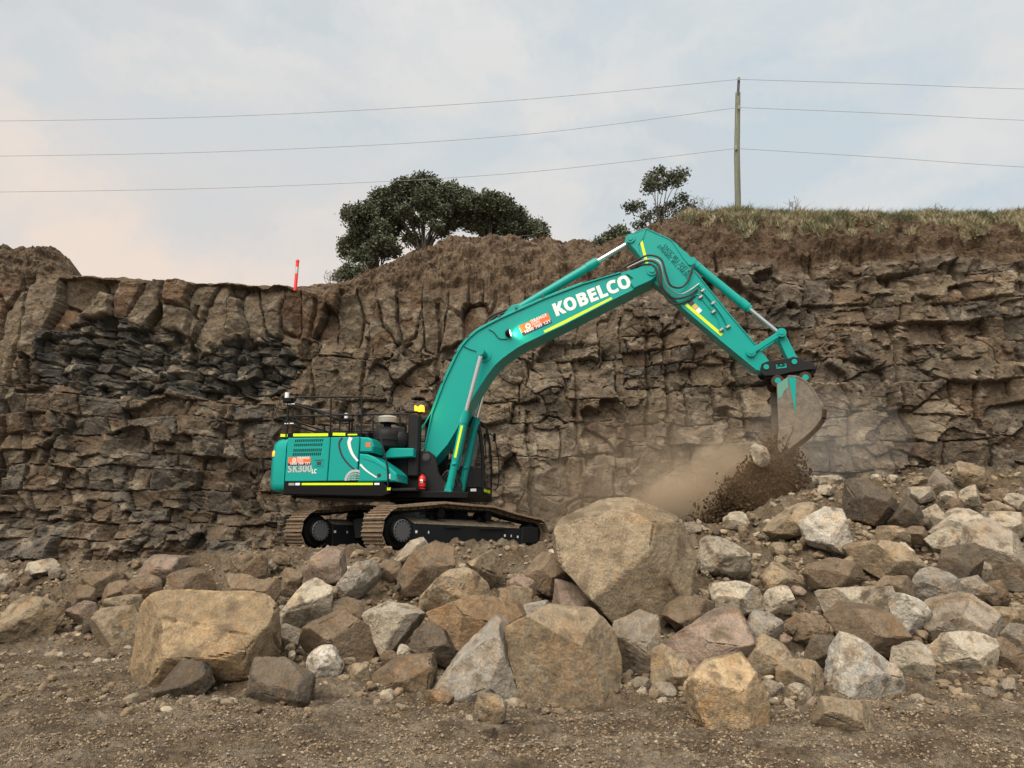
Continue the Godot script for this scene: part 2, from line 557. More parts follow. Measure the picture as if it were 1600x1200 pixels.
func make_cliff() -> void:
	var rng := RandomNumberGenerator.new()
	rng.seed = 3
	jit.resize(65536)
	for i in 65536: jit[i] = rng.randf()
	for p in [[-300, 432], [0, 438], [80, 434], [200, 436], [330, 442], [450, 449], [540, 458], [620, 456], [720, 466], [820, 474], [920, 470], [1010, 456], [1080, 430], [1150, 408], [1250, 412], [1330, 398], [1420, 396], [1500, 392], [1600, 402], [1900, 405]]:
		var q := face_at(p[0], p[1])
		rim_x.append(q.x)
		rim_y.append(q.y)
	for p in [[-300, 380, 2.5], [0, 389, 2.2], [45, 404, 1.6], [80, 429, 0.8], [150, 432, 0.5], [300, 439, 0.5], [450, 446, 0.5], [530, 440, 1.0], [580, 416, 2.0], [640, 389, 2.8], [700, 371, 3.2], [760, 367, 3.4], [830, 374, 3.4], [950, 380, 3.2], [1000, 372, 3.2], [1055, 354, 3.4], [1100, 343, 3.6], [1200, 339, 3.6], [1400, 348, 3.6], [1600, 346, 3.6], [1900, 346, 3.6]]:
		var q := face_at(p[0], p[1])
		var d := curve(face_x, face_d, q.x)
		var w := at(p[0], p[1], d + p[2])
		sky_x.append(w.x * d / (d + p[2]))
		sky_y.append(w.y)
		run_v.append(p[2])
	var hollow := [face_at(185, 562), face_at(392, 566), face_at(320, 585), face_at(1420, 432), face_at(890, 560), face_at(1210, 605)]
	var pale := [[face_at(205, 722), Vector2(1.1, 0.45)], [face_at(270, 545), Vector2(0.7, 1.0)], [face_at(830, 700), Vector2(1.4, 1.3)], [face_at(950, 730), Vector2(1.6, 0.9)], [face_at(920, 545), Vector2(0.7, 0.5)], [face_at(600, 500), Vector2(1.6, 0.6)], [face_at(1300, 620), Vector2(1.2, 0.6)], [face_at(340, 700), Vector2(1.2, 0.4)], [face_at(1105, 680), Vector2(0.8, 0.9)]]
	var joints := []
	for q in [[8, 440, 760], [300, 470, 640], [352, 520, 720], [470, 460, 760], [560, 520, 700], [690, 470, 700], [826, 640, 850], [905, 560, 850], [1010, 470, 700], [1050, 520, 760], [1168, 560, 760], [1330, 560, 760], [1508, 390, 470], [1535, 580, 760], [1420, 500, 740]]:
		var u := face_at(q[0], q[1])
		var l := face_at(q[0], q[2])
		joints.append([(u.x + l.x) * 0.5, rng.randf_range(-0.6, 0.6), l.y, u.y])
	var x0 := -19.0
	var step := 0.034
	var cols := 1118
	var rows := 274
	var back := 64
	var total := rows + back
	var v := PackedVector3Array()
	var col := PackedColorArray()
	var cell := PackedInt32Array()
	v.resize(cols * total)
	col.resize(cols * total)
	cell.resize(cols * total)
	var brown := Color(0.222, 0.174, 0.126)
	var tan := Color(0.310, 0.250, 0.178)
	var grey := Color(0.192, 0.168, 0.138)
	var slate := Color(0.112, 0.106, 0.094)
	var rust := Color(0.225, 0.150, 0.100)
	var chalk := Color(0.440, 0.375, 0.285)
	var earth := Color(0.175, 0.125, 0.084)
	for i in cols:
		var x := x0 + i * step
		var d0 := curve(face_x, face_d, x)
		var rim := curve(rim_x, rim_y, x) + 0.12 * noise_a.get_noise_2d(x * 55.0, 3.0) + 0.10 * noise_f.get_noise_2d(x * 150.0, 9.0)
		var top := curve(sky_x, sky_y, x)
		var run := curve(sky_x, run_v, x)
		for j in rows:
			var y := 0.15 + (rim - 0.15) * j / (rows - 1)
			var below := rim - y
			var wob := noise_a.get_noise_2d(x * 38.0, y * 38.0)
			var wob2 := noise_b.get_noise_2d(x * 60.0, y * 60.0)
			var bend := noise_s.get_noise_2d(x * 0.55, y * 0.55)
			var bend2 := noise_s.get_noise_2d(x * 0.5 + 60.0, y * 0.5)
			var big := noise_a.get_noise_2d(x * 11.0 + 300.0, y * 16.0)
			# which rock this is: standing columns, big blocks, thin beds or the shattered hollows
			var col_depth := 1.75 + 0.5 * wob + (0.3 if x < -6.0 else -0.25)
			var dark := 0.0
			if x < -4.5:
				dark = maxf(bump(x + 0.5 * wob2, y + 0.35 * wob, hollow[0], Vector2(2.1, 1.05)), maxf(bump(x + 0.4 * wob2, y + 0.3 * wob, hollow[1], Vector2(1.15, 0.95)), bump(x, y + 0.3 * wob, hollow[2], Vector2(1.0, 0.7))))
			else:
				dark = 0.8 * maxf(bump(x + 0.5 * wob2, y + 0.3 * wob, hollow[4], Vector2(1.3, 0.5)), maxf(0.8 * bump(x + 0.4 * wob2, y + 0.3 * wob, hollow[3], Vector2(2.4, 0.35)), bump(x + 0.3 * wob2, y + 0.2 * wob, hollow[5], Vector2(0.9, 0.3))))
			var kind := 1
			var w := 1.15
			var h := 0.92
			if below < col_depth and x < 3.2 and dark < 0.3:
				kind = 0
				w = 0.66
				h = 2.6
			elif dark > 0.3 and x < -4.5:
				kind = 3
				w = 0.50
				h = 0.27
			elif (x < -5.0 and below > 3.0 + 0.8 * bend2 and bend > -0.25) or (x > 3.2 and below > 1.35 + 0.5 * wob2 and below < 2.5 + 0.5 * wob2):
				kind = 2
				w = 0.95
				h = 0.46
			elif x > 3.2:
				w = 1.25
				h = 0.80
			var sx := (x + 0.15 * bend + 0.015 * wob2) / w
			var sy := (y + 0.12 * bend2 + 0.012 * wob2) / h
			var squared := kind == 2 or (kind == 1 and bend2 + 0.6 * bend > -0.12)
			var a := courses(sx, sy, kind) if squared else cells(sx, sy, kind)
			var ha := int(a.w)
			var r1 := jit[(ha + 101) & 65535] - 0.5
			var r2 := jit[(ha + 202) & 65535] - 0.5
			var r3 := jit[(ha + 303) & 65535] - 0.5
			var amp := 0.34
			var tilt := 0.34
			if kind == 0:
				amp = 0.24
				tilt = 0.22
			elif kind == 2: amp = 0.30
			elif kind == 3:
				amp = 0.42
				tilt = 0.75
			var z := r1 * amp + (a.y * w * r2 + a.z * h * r3) * tilt * 2.0
			z -= 0.24 * pow(clampf(1.0 - a.x * w / (0.060 if kind != 0 else 0.055), 0.0, 1.0), 1.2) * (0.55 + 0.9 * absf(wob2))
			# smaller fractures within a block
			var s := cells((x + 0.12 * bend + 0.02 * wob2) / 0.33 + 37.0, (y + 0.10 * bend2) / (0.25 if kind != 0 else 0.6) + 11.0, 9)
			var hs := int(s.w)
			var mix := clampf(0.55 + 1.6 * noise_c.get_noise_2d(x * 45.0, y * 45.0), 0.0, 1.0)
			if kind == 3: mix = 1.0
			elif kind == 0: mix *= 0.35
			else: mix *= 0.95
			z += mix * ((jit[(hs + 5) & 65535] - 0.5) * 0.13 + (s.y * (jit[(hs + 15) & 65535] - 0.5) + s.z * (jit[(hs + 25) & 65535] - 0.5)) * 0.22)
			z -= mix * 0.05 * clampf(1.0 - s.x / 0.10, 0.0, 1.0)
			# long upright joints through the whole face
			for q in joints:
				var off := absf(x - q[0] - 0.10 * (y - 4.0) * q[1] - 0.16 * bend2)
				if off < 0.09 and y > q[2] and y < q[3]: z -= 0.20 * (1.0 - off / 0.09)
			# a third, finest breakage and the grain
			var f1 := noise_f.get_noise_2d(x * 120.0, y * 170.0)
			var f2 := noise_f.get_noise_2d(x * 420.0 + 77.0, y * 420.0)
			z += f1 * 0.055 + f2 * 0.028 + big * 0.42 + wob * 0.03
			# hollows go in under an overhang; a ledge runs out below them; loose rock at the base
			z -= (0.16 if x < -4.5 else 0.24) * smoothstep(0.15, 0.45, dark)
			z += 0.45 * smoothstep(2.3, 0.9, y) * (0.6 + wob2) + 0.035 * (4.5 - y)
			z += 0.20 * smoothstep(0.25, 0.0, below) * wob2
			# what it is made of
			var pick := jit[(ha + 404) & 65535]
			var c := brown
			if kind == 0: c = tan.lerp(brown, pick) if pick > 0.2 else rust
			elif kind == 1: c = brown.lerp(grey, pick) if pick < 0.72 else (tan if pick < 0.9 else rust.lerp(brown, 0.5))
			elif kind == 2: c = brown.lerp(rust, 0.55 * pick) if pick < 0.7 else grey
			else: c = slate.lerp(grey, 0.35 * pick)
			if x > -6.0 and x < 3.0 and below > col_depth: c = c.lerp(tan, 0.25)
			var side := jit[(hs + 35) & 65535]
			c = c.lerp(c * (0.72 if side < 0.5 else 1.28), 0.6 * mix)
			var paleness := 0.0  # how far inside a patch of naturally pale rock this point lies
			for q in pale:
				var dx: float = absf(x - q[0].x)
				if dx < q[1].x * 1.3: paleness = maxf(paleness, bump(x + 0.5 * wob2, y + 0.4 * wob, q[0], q[1]))
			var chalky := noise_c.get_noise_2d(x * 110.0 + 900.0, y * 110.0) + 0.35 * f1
			c = c.lerp(chalk, 0.75 * smoothstep(0.26 - 0.50 * paleness, 0.46 - 0.42 * paleness, chalky))
			var stain := noise_c.get_noise_2d(x * 26.0 + 90.0, y * 14.0 + 400.0) + 0.3 * f1
			c = c.lerp(slate, 0.35 * smoothstep(0.22, 0.5, stain))
			c = c.lerp(rust, 0.25 * smoothstep(0.22, 0.5, noise_c.get_noise_2d(x * 60.0 - 500.0, y * 50.0) + 0.3 * f2))
			v[j * cols + i] = Vector3(x + f2 * 0.02, y + f1 * 0.03, -d0 + z - 0.05 * (y - 4.0))
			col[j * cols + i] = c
			cell[j * cols + i] = ha + (kind + (4 if squared else 0)) * 65536
		var edge := v[(rows - 1) * cols + i]
		for j in back:
			var t := float(j + 1) / 44.0
			var k := (rows + j) * cols + i
			var y: float
			var z: float
			if t <= 1.0:
				y = lerpf(rim, top, sin(t * PI * 0.5) * 0.55 + 0.45 * t)
				z = lerpf(edge.z, -d0 - 0.25, smoothstep(0.0, 0.22, t)) - (run * t) * (0.35 + 0.65 * t)
			else:
				y = top - (0.05 + 5.0 * smoothstep(-9.0, -10.5, x)) * (t - 1.0) - 0.9 * (t - 1.0) * (t - 1.0)
				z = -d0 - 0.25 - run - (t - 1.0) * 14.0
			var arc := t * sqrt(run * run + (top - rim) * (top - rim))
			var l1 := noise_a.get_noise_2d(x * 60.0 + 40.0, arc * 60.0)
			var l2 := noise_f.get_noise_2d(x * 170.0, arc * 170.0)
			var l3 := noise_f.get_noise_2d(x * 500.0, arc * 500.0)
			var lum := smoothstep(0.0, 0.15, t) * clampf(run, 0.6, 2.0)
			y += (l1 * 0.06 + l2 * 0.06 + l3 * 0.025) * lum
			z += (l2 * 0.09 + l1 * 0.13 + l3 * 0.05) * lum
			v[k] = Vector3(x + l3 * 0.03, y, z)
			var c := earth.lerp(Color(0.255, 0.190, 0.130), clampf(0.45 + 1.6 * noise_b.get_noise_2d(x * 55.0, arc * 55.0) + 0.5 * l2, 0.0, 1.0))
			if x > 3.0: c = c.lerp(Color(0.150, 0.102, 0.068), clampf(0.65 + noise_c.get_noise_2d(x * 70.0, y * 70.0), 0.0, 0.9) * smoothstep(3.0, 4.5, x))
			col[k] = c
			cell[k] = -1
	# knock the worst steps off the broken edges
	for sweep in 1:
		for j in range(1, rows - 1):
			for i in range(1, cols - 1):
				var k := j * cols + i
				var z := v[k].z
				var l := v[k - 1].z
				var r := v[k + 1].z
				var u := v[k + cols].z
				var dn := v[k - cols].z
				if maxf(maxf(absf(l - z), absf(r - z)), maxf(absf(u - z), absf(dn - z))) > 0.16:
					v[k].z = lerpf(z, (l + r + u + dn) * 0.25, 0.4)
	# the stones and the earth as meshes of their own
	var vn_idx := PackedInt32Array()
	for j in total - 1:
		for i in cols - 1:
			var k := j * cols + i
			vn_idx.append_array([k, k + cols, k + 1, k + 1, k + cols, k + cols + 1])
	var piles := {}
	for t in range(0, vn_idx.size(), 6):
		var id := cell[vn_idx[t]]
		if not piles.has(id): piles[id] = PackedInt32Array()
		piles[id].append(t)
	var cliff := thing("cliff")
	tag(cliff, "tall fractured brown basalt quarry face behind the machine", "", "", "structure")
	var order := []
	for id in piles:
		if id < 0: continue
		var p := v[vn_idx[piles[id][piles[id].size() / 2]]]
		var s := seen_x(p)
		var shown := 1.0 if s.x > 5 and s.x < 1595 and s.y < 870 else 0.0
		order.append([piles[id].size() * shown, id])
	order.sort_custom(func(a, b): return a[0] > b[0] or (a[0] == b[0] and a[1] < b[1]))
	var rest := PackedInt32Array()
	for k in order.size():
		if k < 300:
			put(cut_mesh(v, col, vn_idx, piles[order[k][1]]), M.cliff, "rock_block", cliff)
		else:
			rest.append_array(piles[order[k][1]])
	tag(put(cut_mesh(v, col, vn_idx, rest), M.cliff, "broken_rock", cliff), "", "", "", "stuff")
	tag(put(cut_mesh(v, col, vn_idx, piles[-1]), M.soil_far, "earth_bank"), "bare brown earth bank above the cliff", "", "", "structure")
	bank_v = v
	bank_cols = cols
	bank_row = rows

var bank_v: PackedVector3Array
var bank_cols := 0
var bank_row := 0

func cut_mesh(v: PackedVector3Array, c: PackedColorArray, idx: PackedInt32Array, quads: PackedInt32Array) -> ArrayMesh:
	var vv := PackedVector3Array()
	var cc := PackedColorArray()
	var ii := PackedInt32Array()
	var map := {}
	for t in quads:
		for q in 6:
			var k := idx[t + q]
			var m: int = map.get(k, -1)
			if m < 0:
				m = vv.size()
				map[k] = m
				vv.append(v[k])
				cc.append(c[k])
			ii.append(m)
	var a := []
	a.resize(Mesh.ARRAY_MAX)
	a[Mesh.ARRAY_VERTEX] = vv
	a[Mesh.ARRAY_COLOR] = cc
	a[Mesh.ARRAY_INDEX] = ii
	var mesh := ArrayMesh.new()
	mesh.add_surface_from_arrays(Mesh.PRIMITIVE_TRIANGLES, a)
	return mesh

# ---------------------------------------------------------------- rocks
# a welded ball of square patches: points on a cube, and triangles
func template(res: int) -> Array:
	if templates.has(res): return templates[res]
	var pts := PackedVector3Array()
	var idx := PackedInt32Array()
	var seen := {}
	for f in 6:
		var grid := PackedInt32Array()
		for j in res + 1:
			for i in res + 1:
				var a := tan((float(i) / res * 2.0 - 1.0) * PI / 4.0)
				var b := tan((float(j) / res * 2.0 - 1.0) * PI / 4.0)
				var p: Vector3
				match f:
					0: p = Vector3(a, b, 1)
					1: p = Vector3(-a, b, -1)
					2: p = Vector3(1, b, -a)
					3: p = Vector3(-1, b, a)
					4: p = Vector3(a, 1, -b)
					_: p = Vector3(a, -1, b)
				var key := Vector3i((p * 4000.0).round())
				if not seen.has(key):
					seen[key] = pts.size()
					pts.append(p)
				grid.append(seen[key])
		for j in res:
			for i in res:
				var k := j * (res + 1) + i
				idx.append_array([grid[k], grid[k + res + 1], grid[k + 1], grid[k + 1], grid[k + res + 1], grid[k + res + 2]])
	templates[res] = [pts, idx]
	return templates[res]

const TONES := {
	"tan": [0.438, 0.352, 0.241], "brown": [0.297, 0.226, 0.155], "grey": [0.413, 0.359, 0.286], "pale": [0.611, 0.544, 0.428],
	"white": [0.780, 0.730, 0.635], "orange": [0.406, 0.281, 0.168], "dark": [0.176, 0.145, 0.112], "pink": [0.391, 0.303, 0.240], "blue": [0.419, 0.384, 0.325], "ochre": [0.520, 0.390, 0.240]}

# a broken stone: flat cleavage faces through an outline seen from the front, with chipped edges and a rough skin
func rock_mesh(outline: PackedVector2Array, deep: float, seed_: int, res: int, tone: String, round_ := 0.0, front: Array = []) -> ArrayMesh:
	var rng := RandomNumberGenerator.new()
	rng.seed = seed_ * 7 + 13
	if not Geometry2D.is_polygon_clockwise(outline):
		outline = outline.duplicate()
		outline.reverse()
	var n := outline.size()
	var mid := Vector2.ZERO
	var lo := outline[0]
	var hi := outline[0]
	for p in outline:
		lo = lo.min(p)
		hi = hi.max(p)
	for p in outline: mid += p
	mid /= n
	var size := (hi - lo)
	var big := maxf(size.x, size.y)
	var nx := PackedVector3Array()
	var nd := PackedFloat32Array()
	var tint := PackedFloat32Array()
	for i in n:
		var a := outline[i] - mid
		var b := outline[(i + 1) % n] - mid
		var e := (b - a)
		if e.length() < 0.001: continue
		e = e.normalized()
		var o := Vector2(-e.y, e.x)
		if o.dot(a) < 0: o = -o
		var k := Vector3(o.x, o.y, rng.randf_range(-0.25, 0.40)).normalized()
		nx.append(k)
		nd.append(k.dot(Vector3(a.x + b.x, a.y + b.y, 0) * 0.5))
	var faces := front
	if faces.is_empty():
		faces = [[rng.randf_range(-0.4, 0.4), rng.randf_range(0.6, 1.3), rng.randf_range(0.85, 1.15)], [rng.randf_range(-0.5, 0.5), rng.randf_range(-0.5, 0.15), rng.randf_range(0.8, 1.0)], [rng.randf_range(0.7, 1.4) * (1 if rng.randf() < 0.5 else -1), rng.randf_range(-0.2, 0.5), rng.randf_range(0.9, 1.2)], [rng.randf_range(-1, 1), rng.randf_range(-0.9, -0.5), rng.randf_range(0.9, 1.1)]]
	for f in faces:
		var k := Vector3(f[0], f[1], 1.0).normalized()
		nx.append(k)
		nd.append(k.z * deep * 0.5 * f[2])
	for q in 3:
		var k := Vector3(rng.randf_range(-0.6, 0.6), rng.randf_range(-0.6, 0.6), -1.0).normalized()
		nx.append(k)
		nd.append(-k.z * deep * 0.5 * rng.randf_range(0.8, 1.0))
	for q in (11 if res >= 27 else 6):
		var k := Vector3(rng.randf_range(-1, 1), rng.randf_range(-1, 1), rng.randf_range(-0.3, 1.0)).normalized()
		var far := 0.0
		for p in outline: far = maxf(far, k.x * (p.x - mid.x) + k.y * (p.y - mid.y))
		nx.append(k)
		nd.append((far + absf(k.z) * deep * 0.42) * rng.randf_range(0.89, 0.985))
	for i in nx.size(): tint.append(rng.randf_range(0.76, 1.22))
	var tp: Array = template(res)
	var pts: PackedVector3Array = tp[0]
	var v := PackedVector3Array()
	var col := PackedColorArray()
	v.resize(pts.size())
	col.resize(pts.size())
	var soft := big * lerpf(0.012, 0.26, round_)
	var sh := Vector3(rng.randf() * 900.0, rng.randf() * 900.0, rng.randf() * 900.0)
	var t3: Array = TONES[tone]
	var base := Color(t3[0], t3[1], t3[2]) * rng.randf_range(0.88, 1.12)
	var second := Color(base.r * 1.25, base.g * 1.25, base.b * 1.25)
	var third := Color(base.r * 0.62, base.g * 0.58, base.b * 0.55)
	var warm := Color(base.r * 1.15, base.g * 0.92, base.b * 0.68)
	var dirt := Color(0.235, 0.180, 0.122)
	var stretch := Vector3(size.x, size.y, deep)
	var cnt := nx.size()
	for i in pts.size():
		var dir := (pts[i] * stretch).normalized()
		var r1 := 1e9
		var r2 := 1e9
		var w := 0
		for q in cnt:
			var dn := nx[q].dot(dir)
			if dn > 0.02:
				var r := nd[q] / dn
				if r < r1:
					r2 = r1
					r1 = r
					w = q
				elif r < r2: r2 = r
		var hk := maxf(soft - (r2 - r1), 0.0) / soft
		var rad := r1 - hk * hk * soft * 0.30
		var p := dir * rad
		var q1 := p * (110.0 / big) + sh
		var q2 := p * 260.0 + sh
		var low := noise_a.get_noise_3dv(q1)
		var med := noise_f.get_noise_3dv(p * (230.0 / big) + sh)
		var fin := noise_f.get_noise_3dv(q2 * 2.6)
		rad += big * (0.008 + 0.012 * round_) * low + big * (0.011 + 0.010 * round_) * med + 0.011 * fin * minf(1.0, big * 2.0)
		# chips along the edges
		rad -= big * 0.035 * hk * clampf(noise_c.get_noise_3dv(q1 * 2.0) * 2.5, 0.0, 1.0)
		v[i] = dir * rad
		var c := base * tint[w]
		c = c.lerp(second, clampf(0.7 * noise_b.get_noise_3dv(q1 * 2.2) + 0.9 * fin, 0.0, 0.7))
		c = c.lerp(third, clampf(1.2 * noise_c.get_noise_3dv(q1 * 1.8 + Vector3(70, 0, 0)) - 0.18, 0.0, 0.55))
		c = c.lerp(warm, clampf(1.3 * noise_c.get_noise_3dv(q1 * 1.0 + Vector3(0, 300, 0)) - 0.10, 0.0, 0.5))
		c = c.lerp(dirt, clampf(2.2 * (noise_b.get_noise_3dv(q1 * 1.7 + Vector3(0, 0, 500)) + 0.25 * med) - 0.25, 0.0, 0.8))
		c.a = 1.0
		col[i] = c
	var o3 := Vector3(mid.x, mid.y, 0)
	for i in v.size(): v[i] += o3
	return grid_mesh(v, col, tp[1], true)

func any_outline(kind: String, rng: RandomNumberGenerator) -> PackedVector2Array:
	var n := rng.randi_range(6, 8)
	var out := PackedVector2Array()
	var a0 := rng.randf() * TAU
	for i in n:
		var a := a0 + TAU * (i + rng.randf_range(-0.28, 0.28)) / n
		var r := rng.randf_range(0.82, 1.0)
		if kind == "w": r *= 1.0 - 0.35 * maxf(0.0, sin(a + a0))
		out.append(Vector2(cos(a), sin(a)) * r)
	if kind == "b" or kind == "s":
		for i in n:
			var p := out[i]
			var m := maxf(absf(p.x), absf(p.y))
			out[i] = p * lerpf(1.0, 0.92 / m, 0.65)
	var lo := out[0]
	var hi := out[0]
	for p in out:
		lo = lo.min(p)
		hi = hi.max(p)
	for i in n: out[i] = (out[i] - lo) / (hi - lo)
	return out

var placed := []   # [label, centre in the photograph, half width, half height, world place]

# one stone: its box in the photograph gives where it lies on the slope and how large it is
func lay_rock(called: String, x0: float, y0: float, x1: float, y1: float, tone: String, kind: String, label: String, shape: Array = [], front: Array = [], depth := -1.0) -> void:
	var seed_ := int(x0 * 3 + y0 * 7 + x1)
	var rng := RandomNumberGenerator.new()
	rng.seed = seed_
	var cx := (x0 + x1) * 0.5
	var d := depth
	if d < 0.0: d = land_hit(cx, y1 - 0.12 * (y1 - y0))
	var s := d * 1.01 / FOCAL
	var w := (x1 - x0) * s
	var h := (y1 - y0) * s
	var deep := clampf(0.85 * w, 0.6 * h, 1.3 * h) * (0.9 if kind != "s" else 1.0)
	if depth < 0.0: d += deep * 0.30
	s = d * 1.01 / FOCAL
	w = (x1 - x0) * s
	h = (y1 - y0) * s
	var unit := v2(shape) if shape else any_outline(kind, rng)
	var poly := PackedVector2Array()
	for p in unit:
		poly.append(Vector2((p.x - 0.5) * w * 1.03, (0.5 - p.y if shape else p.y - 0.5) * h * 1.05))
	var px := maxf(x1 - x0, y1 - y0)
	var res := 14
	if px > 130: res = 62
	elif px > 85: res = 42
	elif px > 55: res = 28
	elif px > 35: res = 22
	var m := rock_mesh(poly, deep, seed_, res, tone, 0.5 if kind == "r" else (0.06 if kind == "w" else 0.0), front)
	var o := put(m, M.rock, called)
	o.position = at(cx, (y0 + y1) * 0.5, d)
	tag(o, label, "boulder" if called == "boulder" else ("rock" if called == "rock" else "stone"), "blasted rocks in the heap")
	placed.append([label, Vector2(cx, (y0 + y1) * 0.5), (x1 - x0) * 0.5, (y1 - y0) * 0.5, o.position])

func make_rocks() -> void:
	# the largest, with outlines of their own
	lay_rock("boulder", 206, 932, 430, 1092, "ochre", "b", "huge block with a flat ochre front face, largest on the left side of the heap", [0.0, 0.22, 0.10, 0.06, 0.24, 0.0, 0.86, 0.01, 0.97, 0.14, 1.0, 0.5, 0.92, 0.80, 0.70, 0.84, 0.35, 0.98, 0.16, 0.96, 0.0, 0.68], [[-0.10, 0.62, 1.0], [-1.1, 0.1, 1.25], [0.0, -0.9, 1.15], [0.05, 1.6, 1.45]])
	lay_rock("boulder", 869, 794, 1086, 984, "tan", "b", "largest tan boulder, broad on top and narrow below, on the crest", [0.0, 0.28, 0.06, 0.12, 0.38, 0.0, 0.58, 0.02, 0.88, 0.12, 1.0, 0.42, 0.96, 0.62, 0.84, 0.76, 0.62, 1.0, 0.48, 0.97, 0.22, 0.66, 0.02, 0.42], [[-0.15, 0.45, 1.0], [0.35, -0.2, 1.0], [0.9, 0.15, 1.25]])
	lay_rock("boulder", 790, 955, 964, 1118, "tan", "b", "big olive-tan boulder with one broad flat face at the front of the heap", [0.0, 0.22, 0.40, 0.0, 0.76, 0.04, 0.92, 0.16, 1.0, 0.46, 0.98, 0.86, 0.74, 1.0, 0.30, 0.98, 0.12, 0.66], [[-0.35, 0.12, 0.92], [1.1, 0.35, 1.25], [0.2, 1.2, 1.5]])
	lay_rock("boulder", 685, 981, 828, 1112, "blue", "b", "jagged grey boulder with a peaked top leaning against the big olive-tan one", [0.02, 0.66, 0.20, 0.40, 0.66, 0.0, 0.74, 0.06, 0.80, 0.38, 1.0, 0.90, 0.90, 1.0, 0.45, 0.94, 0.10, 0.92], [[-0.4, 0.5, 0.9], [0.5, 0.1, 0.95], [0.0, -0.5, 1.0]])
	lay_rock("boulder", 1069, 1029, 1196, 1147, "ochre", "b", "squarish rust-brown boulder standing alone in front of the heap", [0.04, 0.36, 0.30, 0.10, 0.68, 0.0, 0.88, 0.22, 1.0, 0.66, 0.98, 0.84, 0.80, 0.98, 0.30, 1.0, 0.10, 0.76], [[-0.2, 0.1, 0.95], [0.9, 0.2, 1.15], [0.1, 1.3, 1.5]])
	lay_rock("boulder", 1290, 994, 1405, 1095, "white", "b", "largest white boulder, pointed on top, at the foot of the heap", [0.0, 0.72, 0.08, 0.40, 0.26, 0.0, 0.44, 0.06, 0.72, 0.34, 0.98, 0.60, 1.0, 0.86, 0.66, 1.0, 0.06, 0.98], [[-0.2, 0.5, 0.95], [0.3, -0.2, 0.95], [0.5, 0.7, 1.1]])
	lay_rock("boulder", 671, 939, 806, 1026, "orange", "b", "split block with an orange broken face in mid heap", [0.0, 0.24, 0.44, 0.0, 0.80, 0.02, 1.0, 0.34, 0.94, 0.72, 0.42, 1.0, 0.18, 0.80], [[0.1, -0.1, 0.9], [0.4, 0.9, 1.2], [-0.6, 0.0, 1.2]])
	lay_rock("boulder", 0, 937, 94, 1011, "tan", "r", "round brownish boulder resting alone on the gravel at the far left", [0.0, 0.5, 0.12, 0.14, 0.46, 0.0, 0.78, 0.06, 1.0, 0.42, 0.96, 0.74, 0.66, 1.0, 0.26, 0.90, 0.04, 0.74])
	lay_rock("boulder", 624, 850, 708, 930, "brown", "b", "grey-brown block with a dark underside just below the near track", [0.0, 0.62, 0.22, 0.22, 0.62, 0.0, 1.0, 0.10, 1.0, 0.52, 0.60, 0.94, 0.06, 1.0])
	lay_rock("boulder", 691, 844, 790, 924, "tan", "w", "tan slab arched over a dark gap below the near track", [0.0, 0.50, 0.16, 0.14, 0.46, 0.0, 0.72, 0.16, 1.0, 0.72, 0.86, 1.0, 0.60, 0.72, 0.36, 0.46, 0.10, 0.62])
	lay_rock("boulder", 657, 888, 774, 960, "tan", "r", "rounded tan boulder under the arched slab", [0.0, 0.92, 0.10, 0.40, 0.48, 0.0, 0.76, 0.10, 1.0, 0.56, 0.98, 0.84, 0.44, 1.0])
	lay_rock("boulder", 817, 867, 907, 938, "brown", "b", "angular brown rock wedged beside the largest tan boulder", [0.0, 0.50, 0.48, 0.0, 0.66, 0.06, 1.0, 0.78, 0.62, 1.0, 0.30, 0.82])
	lay_rock("boulder", 866, 912, 952, 979, "pink", "w", "wedge of pinkish rock between the olive-tan and the largest tan boulder", [0.0, 0.60, 0.10, 0.0, 0.40, 0.08, 1.0, 0.66, 0.98, 0.96, 0.50, 1.0, 0.08, 0.84])
	lay_rock("boulder", 638, 974, 712, 1042, "dark", "b", "dark brown block left of the peaked grey boulder", [0.0, 0.36, 0.44, 0.0, 0.78, 0.20, 1.0, 0.60, 0.86, 1.0, 0.50, 0.90, 0.04, 0.56])
	lay_rock("boulder", 567, 950, 657, 1021, "pale", "b", "pale triangular plate of rock standing on its point", [0.0, 0.20, 0.34, 0.0, 0.80, 0.06, 1.0, 0.16, 0.66, 0.78, 0.42, 1.0, 0.26, 0.86], [[-0.15, 0.25, 0.8], [0.8, -0.3, 1.1], [-0.6, -0.1, 1.1]])
	lay_rock("boulder", 578, 1026, 678, 1085, "brown", "s", "flat dark slab lying at the foot of the heap left of the peaked grey boulder", [0.0, 0.62, 0.56, 0.06, 0.92, 0.0, 1.0, 0.40, 0.92, 0.84, 0.30, 1.0, 0.06, 0.86])
	lay_rock("boulder", 460, 958, 582, 1042, "brown", "b", "broad brown block capped with loose soil", [0.0, 0.52, 0.30, 0.14, 0.62, 0.0, 0.96, 0.30, 1.0, 0.56, 0.90, 1.0, 0.40, 0.86, 0.10, 0.74])
	lay_rock("boulder", 444, 899, 517, 987, "pale", "w", "pale upright stone with a slanting top edge", [0.0, 0.60, 0.40, 0.16, 0.86, 0.0, 1.0, 0.20, 0.96, 0.76, 0.30, 1.0, 0.06, 0.80])
	lay_rock("boulder", 388, 1028, 487, 1106, "dark", "b", "dark angular block in front of the huge ochre one", [0.02, 0.60, 0.14, 0.0, 0.56, 0.08, 1.0, 0.36, 0.98, 0.92, 0.50, 1.0, 0.04, 0.96])
	lay_rock("rock", 248, 1024, 334, 1098, "dark", "w", "dark wedge broken off under the lip of the huge ochre block", [0.0, 0.72, 0.50, 0.0, 0.80, 0.26, 1.0, 0.56, 0.62, 1.0, 0.06, 0.96])
	lay_rock("rock", 474, 1009, 536, 1070, "white", "r", "white stone half sunk in soil beside the dark angular block")
